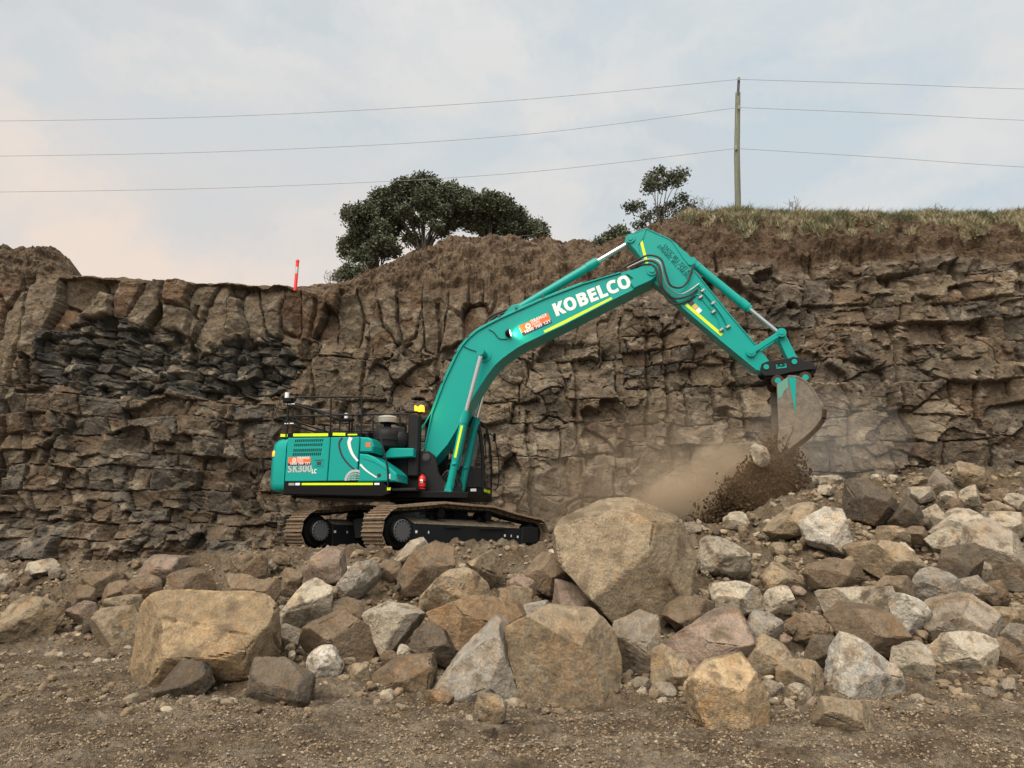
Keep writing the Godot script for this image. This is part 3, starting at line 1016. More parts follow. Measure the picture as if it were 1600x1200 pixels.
	lay_rock("boulder", 472, 856, 538, 917, "pink", "w", "reddish pointed rock near the far track", [0.0, 0.80, 0.20, 0.30, 0.60, 0.0, 0.90, 0.20, 1.0, 0.80, 0.50, 1.0])
	lay_rock("boulder", 338, 866, 417, 907, "brown", "r", "rounded brown boulder balanced on a square one")
	lay_rock("boulder", 328, 898, 402, 938, "brown", "b", "square brown block under a rounded boulder")
	lay_rock("boulder", 218, 870, 283, 917, "pink", "w", "reddish angular rock at the top of the left slope")
	lay_rock("boulder", 263, 891, 331, 936, "brown", "w", "brown rock left of the square brown block")
	lay_rock("boulder", 197, 901, 262, 938, "brown", "r", "knobbly brown rock below the reddish angular one")
	lay_rock("boulder", 156, 912, 197, 949, "brown", "b", "small brown block left of the knobbly rock")
	lay_rock("boulder", 129, 896, 183, 931, "brown", "b", "brown block highest on the left end of the heap")
	lay_rock("rock", 111, 912, 151, 952, "brown", "w", "triangular brown stone leaning against the left end of the heap")
	lay_rock("rock", 108, 943, 155, 973, "pink", "b", "reddish stone right of the lone round boulder")
	lay_rock("rock", 141, 954, 215, 1012, "tan", "b", "tan block with a sloping top behind the huge ochre one", [0.0, 0.60, 0.14, 0.06, 0.96, 0.0, 1.0, 0.50, 0.70, 1.0, 0.10, 0.92])
	lay_rock("rock", 169, 931, 226, 957, "tan", "s", "flat stone lying on the tan block behind the huge ochre one")
	lay_rock("rock", 401, 905, 438, 940, "brown", "b", "dusty brown stone right of the square brown block")
	lay_rock("rock", 431, 879, 474, 934, "brown", "r", "lumpy brown rock behind the pale upright stone")
	lay_rock("rock", 30, 877, 78, 902, "pale", "w", "pale angular stone alone on the slope at the foot of the cliff")
	lay_rock("stone", -8, 894, 12, 924, "pale", "b", "pale stone cut by the left edge of the view")
	lay_rock("rock", 429, 980, 470, 1015, "grey", "b", "grey stone beside the top right corner of the huge ochre block")
	lay_rock("stone", 412, 950, 439, 981, "brown", "b", "small brown stone behind the shoulder of the huge ochre block")
	lay_rock("rock", 530, 876, 588, 937, "blue", "w", "bluish white wedge leaning on the slope under the tracks", [0.0, 0.60, 0.40, 0.10, 0.90, 0.0, 1.0, 0.30, 0.60, 0.90, 0.40, 1.0])
	lay_rock("rock", 614, 846, 669, 882, "pale", "s", "pale thin slab slanting just below the drive sprocket", [0.0, 0.90, 0.60, 0.14, 0.90, 0.0, 1.0, 0.20, 0.40, 0.86, 0.06, 1.0])
	lay_rock("rock", 634, 831, 676, 848, "tan", "s", "flat tan stone touching the near track frame")
	lay_rock("rock", 798, 900, 842, 942, "pink", "b", "small pinkish block left of the pinkish wedge")
	lay_rock("rock", 774, 918, 832, 959, "tan", "b", "tan stone behind the split orange block")
	lay_rock("rock", 803, 945, 857, 975, "blue", "b", "dark grey stone above the olive-tan boulder")
	lay_rock("rock", 740, 1087, 790, 1138, "tan", "r", "small brown knob in front of the peaked grey boulder")
	lay_rock("rock", 663, 1080, 708, 1103, "orange", "s", "small orange stone at the foot of the peaked grey boulder")
	lay_rock("stone", 543, 1038, 576, 1066, "tan", "b", "little tan stone left of the flat dark slab")
	lay_rock("stone", 620, 1006, 641, 1029, "pale", "r", "egg-shaped pale stone under the triangular plate")
	lay_rock("boulder", 956, 950, 1030, 1064, "grey", "b", "tall lumpy grey rock right of the olive-tan boulder", [0.20, 0.14, 0.56, 0.0, 0.92, 0.10, 1.0, 0.36, 0.80, 0.82, 0.62, 1.0, 0.30, 0.86, 0.0, 0.44])
	lay_rock("rock", 1018, 1005, 1090, 1088, "tan", "b", "speckled tan block left of the lone rust-brown boulder", [0.04, 0.20, 0.34, 0.0, 0.62, 0.16, 1.0, 0.68, 0.80, 0.96, 0.30, 1.0, 0.0, 0.80])
	lay_rock("stone", 989, 1059, 1020, 1082, "grey", "w", "small grey chip at the foot of the tall lumpy rock")
	lay_rock("rock", 1012, 1067, 1052, 1096, "grey", "b", "small grey stone in front of the speckled tan block")
	lay_rock("rock", 515, 938, 580, 970, "brown", "r", "soil-covered lump above the broad brown block")
	lay_rock("rock", 592, 872, 632, 912, "brown", "r", "crumbly brown lump beside the bluish white wedge")
	# the right-hand half
	lay_rock("boulder", 1083, 838, 1173, 901, "pale", "r", "smooth tan-white boulder right of the largest tan one", [0.0, 0.34, 0.16, 0.06, 0.46, 0.0, 0.86, 0.30, 1.0, 0.66, 0.92, 0.96, 0.50, 1.0, 0.10, 0.84])
	lay_rock("boulder", 1112, 910, 1201, 966, "pale", "b", "pale grey block with a smooth domed top below the smooth boulder", [0.0, 0.30, 0.12, 0.06, 0.50, 0.0, 0.86, 0.22, 1.0, 0.70, 0.60, 0.86, 0.30, 1.0, 0.10, 0.84])
	lay_rock("boulder", 1033, 934, 1124, 988, "brown", "w", "brown rock tucked under the right side of the largest tan boulder")
	lay_rock("boulder", 1036, 961, 1174, 1052, "pink", "b", "broad pinkish boulder behind the lone rust-brown one", [0.0, 0.50, 0.40, 0.16, 0.86, 0.0, 1.0, 0.40, 0.96, 0.84, 0.60, 1.0, 0.30, 0.96])
	lay_rock("boulder", 1161, 951, 1226, 1011, "blue", "r", "rounded blue-grey stone right of the broad pinkish boulder")
	lay_rock("rock", 1191, 916, 1241, 959, "pale", "r", "rounded pale grey stone behind the blue-grey one")
	lay_rock("rock", 1189, 883, 1261, 924, "tan", "w", "long tan wedge pointing right in the soil", [0.0, 0.50, 0.26, 0.0, 0.50, 0.12, 1.0, 0.80, 0.70, 1.0, 0.06, 0.84])
	lay_rock("boulder", 1255, 795, 1328, 872, "white", "b", "bright white boulder standing on the crest of the heap", [0.0, 0.44, 0.06, 0.22, 0.50, 0.0, 0.86, 0.06, 0.96, 0.46, 1.0, 0.90, 0.80, 1.0, 0.40, 0.80, 0.10, 0.74], [[-0.3, 0.5, 0.95], [0.35, -0.1, 0.95], [-0.8, -0.2, 1.2]])
	lay_rock("boulder", 1195, 786, 1278, 841, "tan", "s", "tilted tan slab with a dark front left of the bright white boulder", [0.0, 0.76, 0.50, 0.20, 0.90, 0.0, 1.0, 0.16, 0.86, 0.70, 0.40, 1.0, 0.16, 0.96])
	lay_rock("stone", 1207, 849, 1238, 872, "tan", "r", "small round tan stone in the soil left of the bright white boulder")
	lay_rock("boulder", 1254, 878, 1389, 923, "brown", "s", "long brown slab below the bright white boulder", [0.0, 0.30, 0.10, 0.04, 0.56, 0.0, 1.0, 0.40, 0.98, 0.96, 0.40, 1.0, 0.06, 0.76])
	lay_rock("boulder", 1335, 847, 1438, 913, "tan", "b", "broad tan block sloping right behind the long brown slab", [0.0, 0.30, 0.30, 0.0, 0.60, 0.06, 1.0, 0.74, 0.86, 1.0, 0.50, 0.92, 0.10, 0.60])
	lay_rock("boulder", 1263, 920, 1397, 970, "pale", "s", "flat pale slab with a ragged edge under the long brown one", [0.0, 0.36, 0.16, 0.06, 0.94, 0.0, 1.0, 0.36, 0.90, 0.90, 0.30, 1.0, 0.04, 0.84])
	lay_rock("boulder", 1291, 953, 1409, 1030, "brown", "b", "brown boulder between the flat pale slab and the largest white boulder", [0.06, 0.20, 0.36, 0.0, 0.84, 0.10, 1.0, 0.74, 0.90, 1.0, 0.30, 0.80])
	lay_rock("boulder", 1393, 928, 1461, 997, "white", "r", "mottled white boulder right of the flat pale slab")
	lay_rock("boulder", 1422, 889, 1488, 947, "blue", "r", "grey-white rounded stone above the mottled white boulder")
	lay_rock("boulder", 1457, 852, 1532, 928, "dark", "b", "dark grey rock with a sharp broken edge", [0.0, 0.70, 0.24, 0.30, 0.60, 0.06, 0.96, 0.0, 1.0, 0.66, 0.80, 1.0, 0.20, 0.94])
	lay_rock("rock", 1447, 826, 1513, 868, "pale", "w", "pale stone lying on the dark sharp-edged rock")
	lay_rock("boulder", 1519, 819, 1606, 922, "grey", "b", "big rough grey boulder at the right edge of the view", [0.0, 0.40, 0.20, 0.06, 0.60, 0.0, 0.96, 0.24, 1.0, 0.80, 0.70, 1.0, 0.20, 0.84])
	lay_rock("boulder", 1455, 797, 1539, 848, "pale", "s", "pale dusty slab above the dark sharp-edged rock", [0.0, 0.70, 0.44, 0.10, 0.80, 0.0, 1.0, 0.40, 0.86, 1.0, 0.30, 0.96])
	lay_rock("boulder", 1445, 936, 1568, 1020, "grey", "b", "broad grey-tan boulder right of the mottled white one", [0.0, 0.50, 0.30, 0.20, 0.74, 0.0, 1.0, 0.46, 0.96, 0.86, 0.50, 1.0, 0.16, 0.90])
	lay_rock("boulder", 1461, 989, 1557, 1059, "pale", "b", "pale cube-like block in front of the broad grey-tan boulder", [0.0, 0.56, 0.30, 0.04, 0.96, 0.0, 1.0, 0.30, 0.86, 0.94, 0.50, 1.0, 0.06, 0.86])
	lay_rock("rock", 1495, 901, 1551, 947, "grey", "w", "triangular grey stone above the broad grey-tan boulder")
	lay_rock("rock", 1391, 1009, 1457, 1066, "pale", "b", "pale flat-faced stone right of the largest white boulder", [0.0, 0.50, 0.20, 0.10, 0.86, 0.0, 1.0, 0.20, 0.86, 0.92, 0.40, 1.0])
	lay_rock("boulder", 1166, 1001, 1248, 1068, "tan", "w", "smooth tan rock right of the lone rust-brown boulder", [0.0, 0.50, 0.24, 0.10, 0.56, 0.0, 0.86, 0.36, 1.0, 0.76, 0.70, 1.0, 0.20, 0.86])
	lay_rock("rock", 1220, 1036, 1291, 1093, "tan", "b", "tan block left of the largest white boulder")
	lay_rock("stone", 1224, 1068, 1266, 1095, "pale", "r", "small pale cobble in front of the tan block by the white boulder")
	lay_rock("stone", 1195, 1066, 1226, 1089, "grey", "r", "small grey cobble beside the lone rust-brown boulder")
	lay_rock("rock", 1095, 1009, 1156, 1042, "tan", "w", "tan stone peeping over the lone rust-brown boulder")
	lay_rock("boulder", 1279, 1097, 1389, 1150, "tan", "s", "flat tan slab lying on the gravel in front of the heap", [0.0, 0.60, 0.12, 0.16, 0.46, 0.0, 0.94, 0.14, 1.0, 0.40, 0.84, 0.76, 0.40, 1.0, 0.06, 0.94])
	lay_rock("rock", 1257, 995, 1306, 1043, "dark", "b", "dark brown stone behind the left shoulder of the largest white boulder")
	lay_rock("rock", 1564, 976, 1604, 1020, "grey", "b", "grey stone at the right edge beside the broad grey-tan boulder")
	lay_rock("rock", 1545, 999, 1598, 1055, "brown", "w", "brown stone right of the pale cube-like block")
	lay_rock("rock", 1524, 868, 1558, 907, "pale", "b", "pale chip under the big rough grey boulder")
	lay_rock("boulder", 1331, 752, 1422, 822, "dark", "b", "dark hollow-faced rock with soil on its back behind the crest", [0.0, 0.36, 0.14, 0.06, 0.40, 0.0, 0.74, 0.40, 1.0, 0.66, 0.90, 1.0, 0.30, 0.96, 0.06, 0.84])
	lay_rock("rock", 1394, 780, 1449, 832, "dark", "w", "dark pointed rock beside the hollow-faced one", [0.0, 0.60, 0.40, 0.10, 0.52, 0.0, 0.90, 0.40, 1.0, 0.96, 0.30, 1.0])
	lay_rock("rock", 1445, 789, 1473, 828, "pale", "b", "dusty upright stone right of the dark pointed rock")
	lay_rock("rock", 1278, 743, 1317, 761, "pale", "s", "pale flat stone on the dusty mound behind the crest")
	lay_rock("rock", 1420, 761, 1468, 784, "pale", "s", "dusty slab set in the mound above the dark pointed rock")
	lay_rock("rock", 1503, 757, 1538, 791, "pale", "w", "dusty wedge high on the mound at the right")
	lay_rock("stone", 1551, 764, 1582, 786, "brown", "b", "brown stone high on the mound near the right edge")
	lay_rock("rock", 1040, 797, 1096, 820, "grey", "s", "broken grey slab on top of the crest beside the largest tan boulder")
	lay_rock("rock", 1055, 816, 1094, 837, "grey", "b", "grey block under the broken slab on the crest")
	lay_rock("stone", 1111, 791, 1136, 807, "pale", "w", "small pointed stone on the crest below the dust")
	lay_rock("rock", 1128, 803, 1169, 826, "pale", "s", "pale stone on the crest below the falling soil")
	lay_rock("rock", 1532, 907, 1581, 951, "brown", "r", "crumbly brown lump right of the triangular grey stone")
	lay_rock("stone", 1403, 851, 1427, 876, "pale", "b", "small pale stone right of the broad tan block")
	lay_rock("rock", 1555, 949, 1604, 977, "tan", "s", "flat tan stone at the right edge above the grey one")
	lay_rock("stone", 1536, 1059, 1567, 1078, "tan", "r", "small tan cobble below the pale cube-like block")
	lay_rock("stone", 1564, 1061, 1594, 1084, "grey", "b", "small grey stone on the gravel near the right edge")
	lay_rock("rock", 1590, 1020, 1618, 1060, "brown", "b", "brown stone cut by the right edge of the view")
	lay_rock("boulder", 1545, 800, 1612, 842, "pale", "s", "dusty boulder behind the big rough grey one")
	lay_rock("rock", 1372, 905, 1432, 945, "brown", "b", "brown stone between the broad tan block and the mottled white boulder")
	lay_rock("rock", 1240, 962, 1296, 1004, "brown", "r", "soil-caked stone left of the brown boulder below the flat pale slab")
	lay_rock("stone", 1266, 742, 1281, 756, "pale", "w", "small white chip highest on the dusty mound near the bucket")
	lay_rock("rock", 1278, 758, 1303, 774, "pale", "s", "pale stone just under the flat one on the dusty mound")
	lay_rock("stone", 1361, 741, 1379, 755, "pale", "b", "small pale stone on top of the mound above the hollow-faced rock")
	lay_rock("stone", 1387, 742, 1407, 755, "pale", "r", "round pale stone on top of the mound right of the hollow-faced rock")
	lay_rock("rock", 1418, 744, 1453, 757, "tan", "s", "thin flat stone on the mound skyline")
	lay_rock("boulder", 1452, 735, 1486, 778, "grey", "w", "upright dusty grey stone on the mound skyline")
	lay_rock("rock", 1468, 768, 1496, 787, "pale", "b", "pale stone below the upright dusty one on the mound")
	lay_rock("boulder", 1488, 722, 1545, 766, "tan", "r", "soil-covered hump at the very top of the mound")
	lay_rock("rock", 1576, 770, 1606, 796, "pale", "b", "pale stone on the mound cut by the right edge")
	lay_rock("boulder", 1540, 784, 1582, 812, "tan", "w", "tan wedge on the mound above the dusty boulder")
	lay_rock("rock", 1318, 770, 1345, 795, "tan", "b", "tan stone left of the hollow-faced rock")
	lay_rock("rock", 1480, 780, 1506, 800, "brown", "b", "brown stone below the mound hump")
	lay_rock("rock", 1418, 822, 1452, 850, "brown", "b", "brown stone below the dark pointed rock")
	lay_rock("boulder", 1370, 822, 1414, 850, "tan", "s", "tan slab below the hollow-faced rock")
	small_stones()

# stones too small to have been listed, each known by the large one beside it
func small_stones() -> void:
	var rng := RandomNumberGenerator.new()
	rng.seed = 77
	var tones := ["tan", "brown", "grey", "pale", "brown", "pink", "dark", "tan"]
	var words := {"tan": "tan", "brown": "brown", "grey": "grey", "pale": "pale", "pink": "reddish", "dark": "dark"}
	var sides := ["just right of", "just below", "just left of", "just above"]
	var meshes := {}
	for t in words:
		meshes[t] = []
		for k in 5:
			var r2 := RandomNumberGenerator.new()
			r2.seed = 900 + k * 17 + t.length()
			var o := any_outline(["b", "w", "r", "s", "b"][k], r2)
			for i in o.size(): o[i] = (o[i] - Vector2(0.5, 0.5)) * Vector2(1.0, 0.8)
			meshes[t].append(rock_mesh(o, 0.8, 300 + k * 31 + t.length(), 9, t, [0.1, 0.2, 0.6, 0.1, 0.3][k]))
	var heroes := placed.duplicate()
	var used := {}
	var made := 0
	for h in heroes:
		for s in 4:
			if made >= 170: return
			if rng.randf() < 0.42: continue
			var a := s * PI * 0.5 + rng.randf_range(-0.5, 0.5)
			var p: Vector2 = h[1] + Vector2(cos(a) * (h[2] + 9.0), sin(a) * (h[3] + 7.0))
			if p.x < 4 or p.x > 1596 or p.y < 800: continue
			var inside := false
			for g in heroes:
				if absf(p.x - g[1].x) < g[2] * 0.85 and absf(p.y - g[1].y) < g[3] * 0.85: inside = true
			if inside: continue
			var d := land_hit(p.x, p.y + 4.0)
			if d > 15.5: continue
			var tone: String = tones[rng.randi() % tones.size()]
			var size := rng.randf_range(13.0, 27.0) * d / FOCAL
			var o := put(meshes[tone][rng.randi() % 5], M.rock, "small_stone")
			o.position = at(p.x, p.y, d + size * 0.2)
			o.rotation = Vector3(rng.randf() * 0.6 - 0.3, rng.randf() * TAU, rng.randf() * 0.6 - 0.3)
			o.scale = Vector3.ONE * size
			var short: String = h[0]
			for cut in [" in front", " beside ", " left of", " right of", " behind ", " between ", " under ", " above ", " below ", " near ", " at the", " with ", " lying", " leaning", " resting", " standing", ", ", " on the", " on top", " wedged", " highest", " set in", " cut by", " half", " alone", " balanced", " tucked", " capped", " slanting", " sloping", " pointing", " touching", " arched", " high on", " peeping", " against", " over "]:
				var at_ := short.find(cut)
				if at_ > 6: short = short.substr(0, at_)
			var lab := "small %s stone %s the %s" % [words[tone], sides[s], short]
			if used.has(lab):
				lab = "little %s chip %s the %s" % [words[tone], sides[s], short]
			if used.has(lab):
				remove_child(o)
				o.free()
				continue
			used[lab] = true
			tag(o, lab, "stone", "small stones among the boulders")
			made += 1

# gravel, clods and crumbs that nobody would count
func scatter(called: String, label: String, count: int, seed_: int, near_y: float, far_y: float, s0: float, s1: float, heap: bool, cols: Array, power: float) -> void:
	var rng := RandomNumberGenerator.new()
	rng.seed = seed_
	var shapes := []
	var per := []
	for k in 4:
		var r2 := RandomNumberGenerator.new()
		r2.seed = seed_ + k
		var o := any_outline(["b", "w", "r", "b"][k], r2)
		for i in o.size(): o[i] = (o[i] - Vector2(0.5, 0.5)) * Vector2(1.0, 0.75)
		var m := rock_mesh(o, 0.85, seed_ + 50 + k, 3 if count > 6000 else 4, "white", 0.05)
		var arr := m.surface_get_arrays(0)
		arr[Mesh.ARRAY_COLOR] = null
		arr[Mesh.ARRAY_NORMAL] = null
		var mm := ArrayMesh.new()
		mm.add_surface_from_arrays(Mesh.PRIMITIVE_TRIANGLES, arr)
		mm.surface_set_material(0, M.pebble)
		shapes.append(mm)
		per.append([])
	var tries := 0
	var made := 0
	while made < count and tries < count * 3:
		tries += 1
		var px := rng.randf_range(-60, 1660)
		var py := lerpf(near_y, far_y, pow(rng.randf(), 0.85))
		var d := land_hit(px, py) if heap else 1.7 / tan(atan((py - 600.0) / FOCAL) - deg_to_rad(PITCH))
		if d > 16.0: continue
		var x := ray(px, py).x / -ray(px, py).z * d
		var y := soil(x, d)
		if not heap and y > 0.5: continue
		if heap and y < 0.16 and rng.randf() < 0.75: continue
		var grit := noise_c.get_noise_2d(x * 70.0 + 33.0, d * 70.0)
		if rng.randf() > 0.55 + 1.4 * grit: continue
		var s := lerpf(s0, s1, pow(rng.randf(), power))
		var clod := noise_f.get_noise_2d(x * 400.0, d * 400.0)
		var hp := smoothstep(0.05, 0.5, y)
		y += noise_a.get_noise_2d(x * 60.0, d * 60.0) * (0.05 + 0.10 * hp) + clod * (0.046 + 0.075 * hp)
		var b := Basis.from_euler(Vector3(rng.randf() * 0.8, rng.randf() * TAU, rng.randf() * 0.8)).scaled(Vector3(1, rng.randf_range(0.6, 1.0), 1) * s)
		var c: Color = cols[rng.randi() % cols.size()]
		per[rng.randi() % 4].append([Transform3D(b, Vector3(x, y + s * 0.12, -d)), c * rng.randf_range(0.75, 1.2)])
		made += 1
	var root := thing(called)
	tag(root, label, "gravel", "", "stuff")
	for k in 4:
		var mm := MultiMesh.new()
		mm.transform_format = MultiMesh.TRANSFORM_3D
		mm.use_colors = true
		mm.mesh = shapes[k]
		mm.instance_count = per[k].size()
		for i in per[k].size():
			mm.set_instance_transform(i, per[k][i][0])
			var c: Color = per[k][i][1]
			c.a = 1.0
			mm.set_instance_color(i, c)
		var o := MultiMeshInstance3D.new()
		o.multimesh = mm
		o.name = "grains"
		root.add_child(o, true)
		tag(o, "", "", "", "stuff")

func make_gravel() -> void:
	var earth := [Color(0.215, 0.163, 0.108), Color(0.18, 0.135, 0.088), Color(0.255, 0.198, 0.135), Color(0.15, 0.112, 0.074)]
	var stone := [Color(0.29, 0.245, 0.185), Color(0.24, 0.20, 0.15), Color(0.34, 0.29, 0.22), Color(0.21, 0.165, 0.12), Color(0.26, 0.215, 0.155)]
	scatter("gravel", "fine grey-brown gravel over the flat ground in front of the heap", 52000, 500, 1215, 985, 0.006, 0.034, false, stone + earth + earth + earth + earth, 3.2)
	scatter("clods", "crumbly brown soil clods between the boulders", 11000, 600, 1120, 735, 0.025, 0.14, true, earth, 2.4)
	scatter("rubble", "small broken stones strewn through the heap", 4200, 700, 1110, 735, 0.03, 0.15, true, stone, 2.0)

# ---------------------------------------------------------------- excavator
# in its own axes: x forward along the boom, y up from the ground, z towards its right side
func lettering(text: String, at_: Vector3, height: float, turn: float, m: Material, parent: Node, called := "lettering", bold := 700, squeeze := 1.0, face := "Droid Sans") -> void:
	var t := TextMesh.new()
	var f := SystemFont.new()
	f.font_names = PackedStringArray([face])
	f.font_weight = bold
	var fv := FontVariation.new()
	fv.base_font = f
	fv.variation_embolden = 0.9 if bold >= 900 else (0.5 if bold >= 800 else 0.0)
	t.font = fv
	t.text = text
	t.font_size = 64
	t.pixel_size = height / 46.0
	t.depth = 0.004
	t.horizontal_alignment = HORIZONTAL_ALIGNMENT_LEFT
	t.vertical_alignment = VERTICAL_ALIGNMENT_BOTTOM
	var o := put(t, m, called, parent)
	o.position = at_
	o.rotation.z = turn
	o.scale = Vector3(squeeze, 1, 1)

func plate(poly: PackedVector2Array, z0: float, z1: float, m: Material, called: String, parent: Node, ch := 0.008) -> MeshInstance3D:
	var st := begin()
	prism(st, poly, z0, z1, ch)
	return put(commit(st), m, called, parent)

# a flat strip between two points of the side view
func strip(a: Vector2, b: Vector2, w: float, z: float, m: Material, called: String, parent: Node) -> MeshInstance3D:
	var n := (b - a).normalized().orthogonal() * w * 0.5
	return plate(PackedVector2Array([a + n, b + n, b - n, a - n]), z, z + 0.006, m, called, parent, 0.001)

func pin(st: SurfaceTool, p: Vector2, r: float, z0: float, z1: float) -> void:
	rod(st, Vector3(p.x, p.y, z0), Vector3(p.x, p.y, z1), r, 18)

func cylinder(a: Vector2, b: Vector2, c: Vector2, z: float, r: float, rr: float, called: String, root: Node) -> Node3D:
	# barrel from a to the gland b, chromed rod on to c
	var g := group_node(called, root)
	var st := begin(true)
	var dir := (b - a).normalized()
	var p := func(q: Vector2) -> Vector3: return Vector3(q.x, q.y, z)
	rod(st, p.call(a), p.call(b), r, 22)
	rod(st, p.call(b - dir * 0.22), p.call(b), r * 1.14, 22)
	rod(st, p.call(b), p.call(b + dir * 0.06), r * 0.98, 22)
	rod(st, p.call(a - dir * 0.02), p.call(a + dir * 0.10), r * 1.08, 22)
	rod(st, Vector3(a.x, a.y, z - r * 1.15) - Vector3(dir.x, dir.y, 0) * 0.08, Vector3(a.x, a.y, z + r * 1.15) - Vector3(dir.x, dir.y, 0) * 0.08, r * 0.95, 18)
	put(commit(st), M.teal, "barrel", g)
	st = begin(true)
	rod(st, p.call(b), p.call(c), rr, 16)
	put(commit(st), M.chrome, "piston_rod", g)
	st = begin(true)
	rod(st, Vector3(c.x, c.y, z - r * 1.1), Vector3(c.x, c.y, z + r * 1.1), rr * 1.7, 18)
	put(commit(st), M.teal, "rod_eye", g)
	return g

func sticker(p: Vector2, along: float, s: float, z: float, root: Node) -> void:
	# hire company sticker: orange field with a wheel mark over a navy band with the telephone number; p its lower left corner, s its width
	var g := group_node("hire_sticker", root)
	g.position = Vector3(p.x, p.y, z)
	g.rotation.z = along
	var st := begin()
	box(st, Vector3(s * 0.5, s * 0.23, 0.002), Vector3(s, s * 0.25, 0.004), 0.001)
	put(commit(st), M.orange, "orange_field", g)
	st = begin()
	box(st, Vector3(s * 0.5, s * 0.052, 0.002), Vector3(s, s * 0.104, 0.004), 0.001)
	put(commit(st), M.navy, "navy_band", g)
	st = begin()
	for k in 10:
		var a := TAU * k / 10
		box(st, Vector3(s * 0.27 + cos(a) * s * 0.075, s * 0.23 + sin(a) * s * 0.075, 0.0055), Vector3(s * 0.035, s * 0.035, 0.003), 0.001, Basis(Vector3.BACK, a))
	for k in 20:
		var a := TAU * k / 20
		box(st, Vector3(s * 0.27 + cos(a) * s * 0.05, s * 0.23 + sin(a) * s * 0.05, 0.0055), Vector3(s * 0.022, s * 0.018, 0.003), 0.001, Basis(Vector3.BACK, a))
	put(commit(st), M.white, "wheel_mark", g)
	lettering("ORANGE", Vector3(s * 0.39, s * 0.235, 0.005), s * 0.10, 0.0, M.white, g, "lettering", 700, 0.98)
	lettering("HIRE", Vector3(s * 0.39, s * 0.125, 0.005), s * 0.10, 0.0, M.white, g, "lettering", 400, 0.98)
	lettering("1800 769 121", Vector3(s * 0.07, s * 0.012, 0.005), s * 0.092, 0.0, M.white, g, "lettering", 700, 1.18)

func track_loop() -> PackedVector2Array:
	# the shoe line, once round: sprocket end at the rear, rising over the carrier rollers, down to the idler
	var out := PackedVector2Array()
	var c := Vector2(-1.97, 0.47)
	for k in 11:
		var a := deg_to_rad(270.0 - k * 18.0)
		out.append(c + Vector2(cos(a), sin(a)) * 0.42)
	for p in [[-1.40, 0.93], [-0.86, 0.985], [-0.1, 0.955], [0.55, 0.94], [1.3, 0.80], [1.85, 0.72]]: out.append(Vector2(p[0], p[1]))
	c = Vector2(1.98, 0.38)
	for k in 9:
		var a := deg_to_rad(80.0 - k * 21.0)
		out.append(c + Vector2(cos(a), sin(a)) * 0.335)
	return out

func along(loop: PackedVector2Array, d: float) -> Array:
	var n := loop.size()
	for i in n:
		var a := loop[i]
		var b := loop[(i + 1) % n]
		var l := a.distance_to(b)
		if d <= l: return [a.lerp(b, d / l), (b - a).normalized()]
		d -= l
	return [loop[0], Vector2.RIGHT]

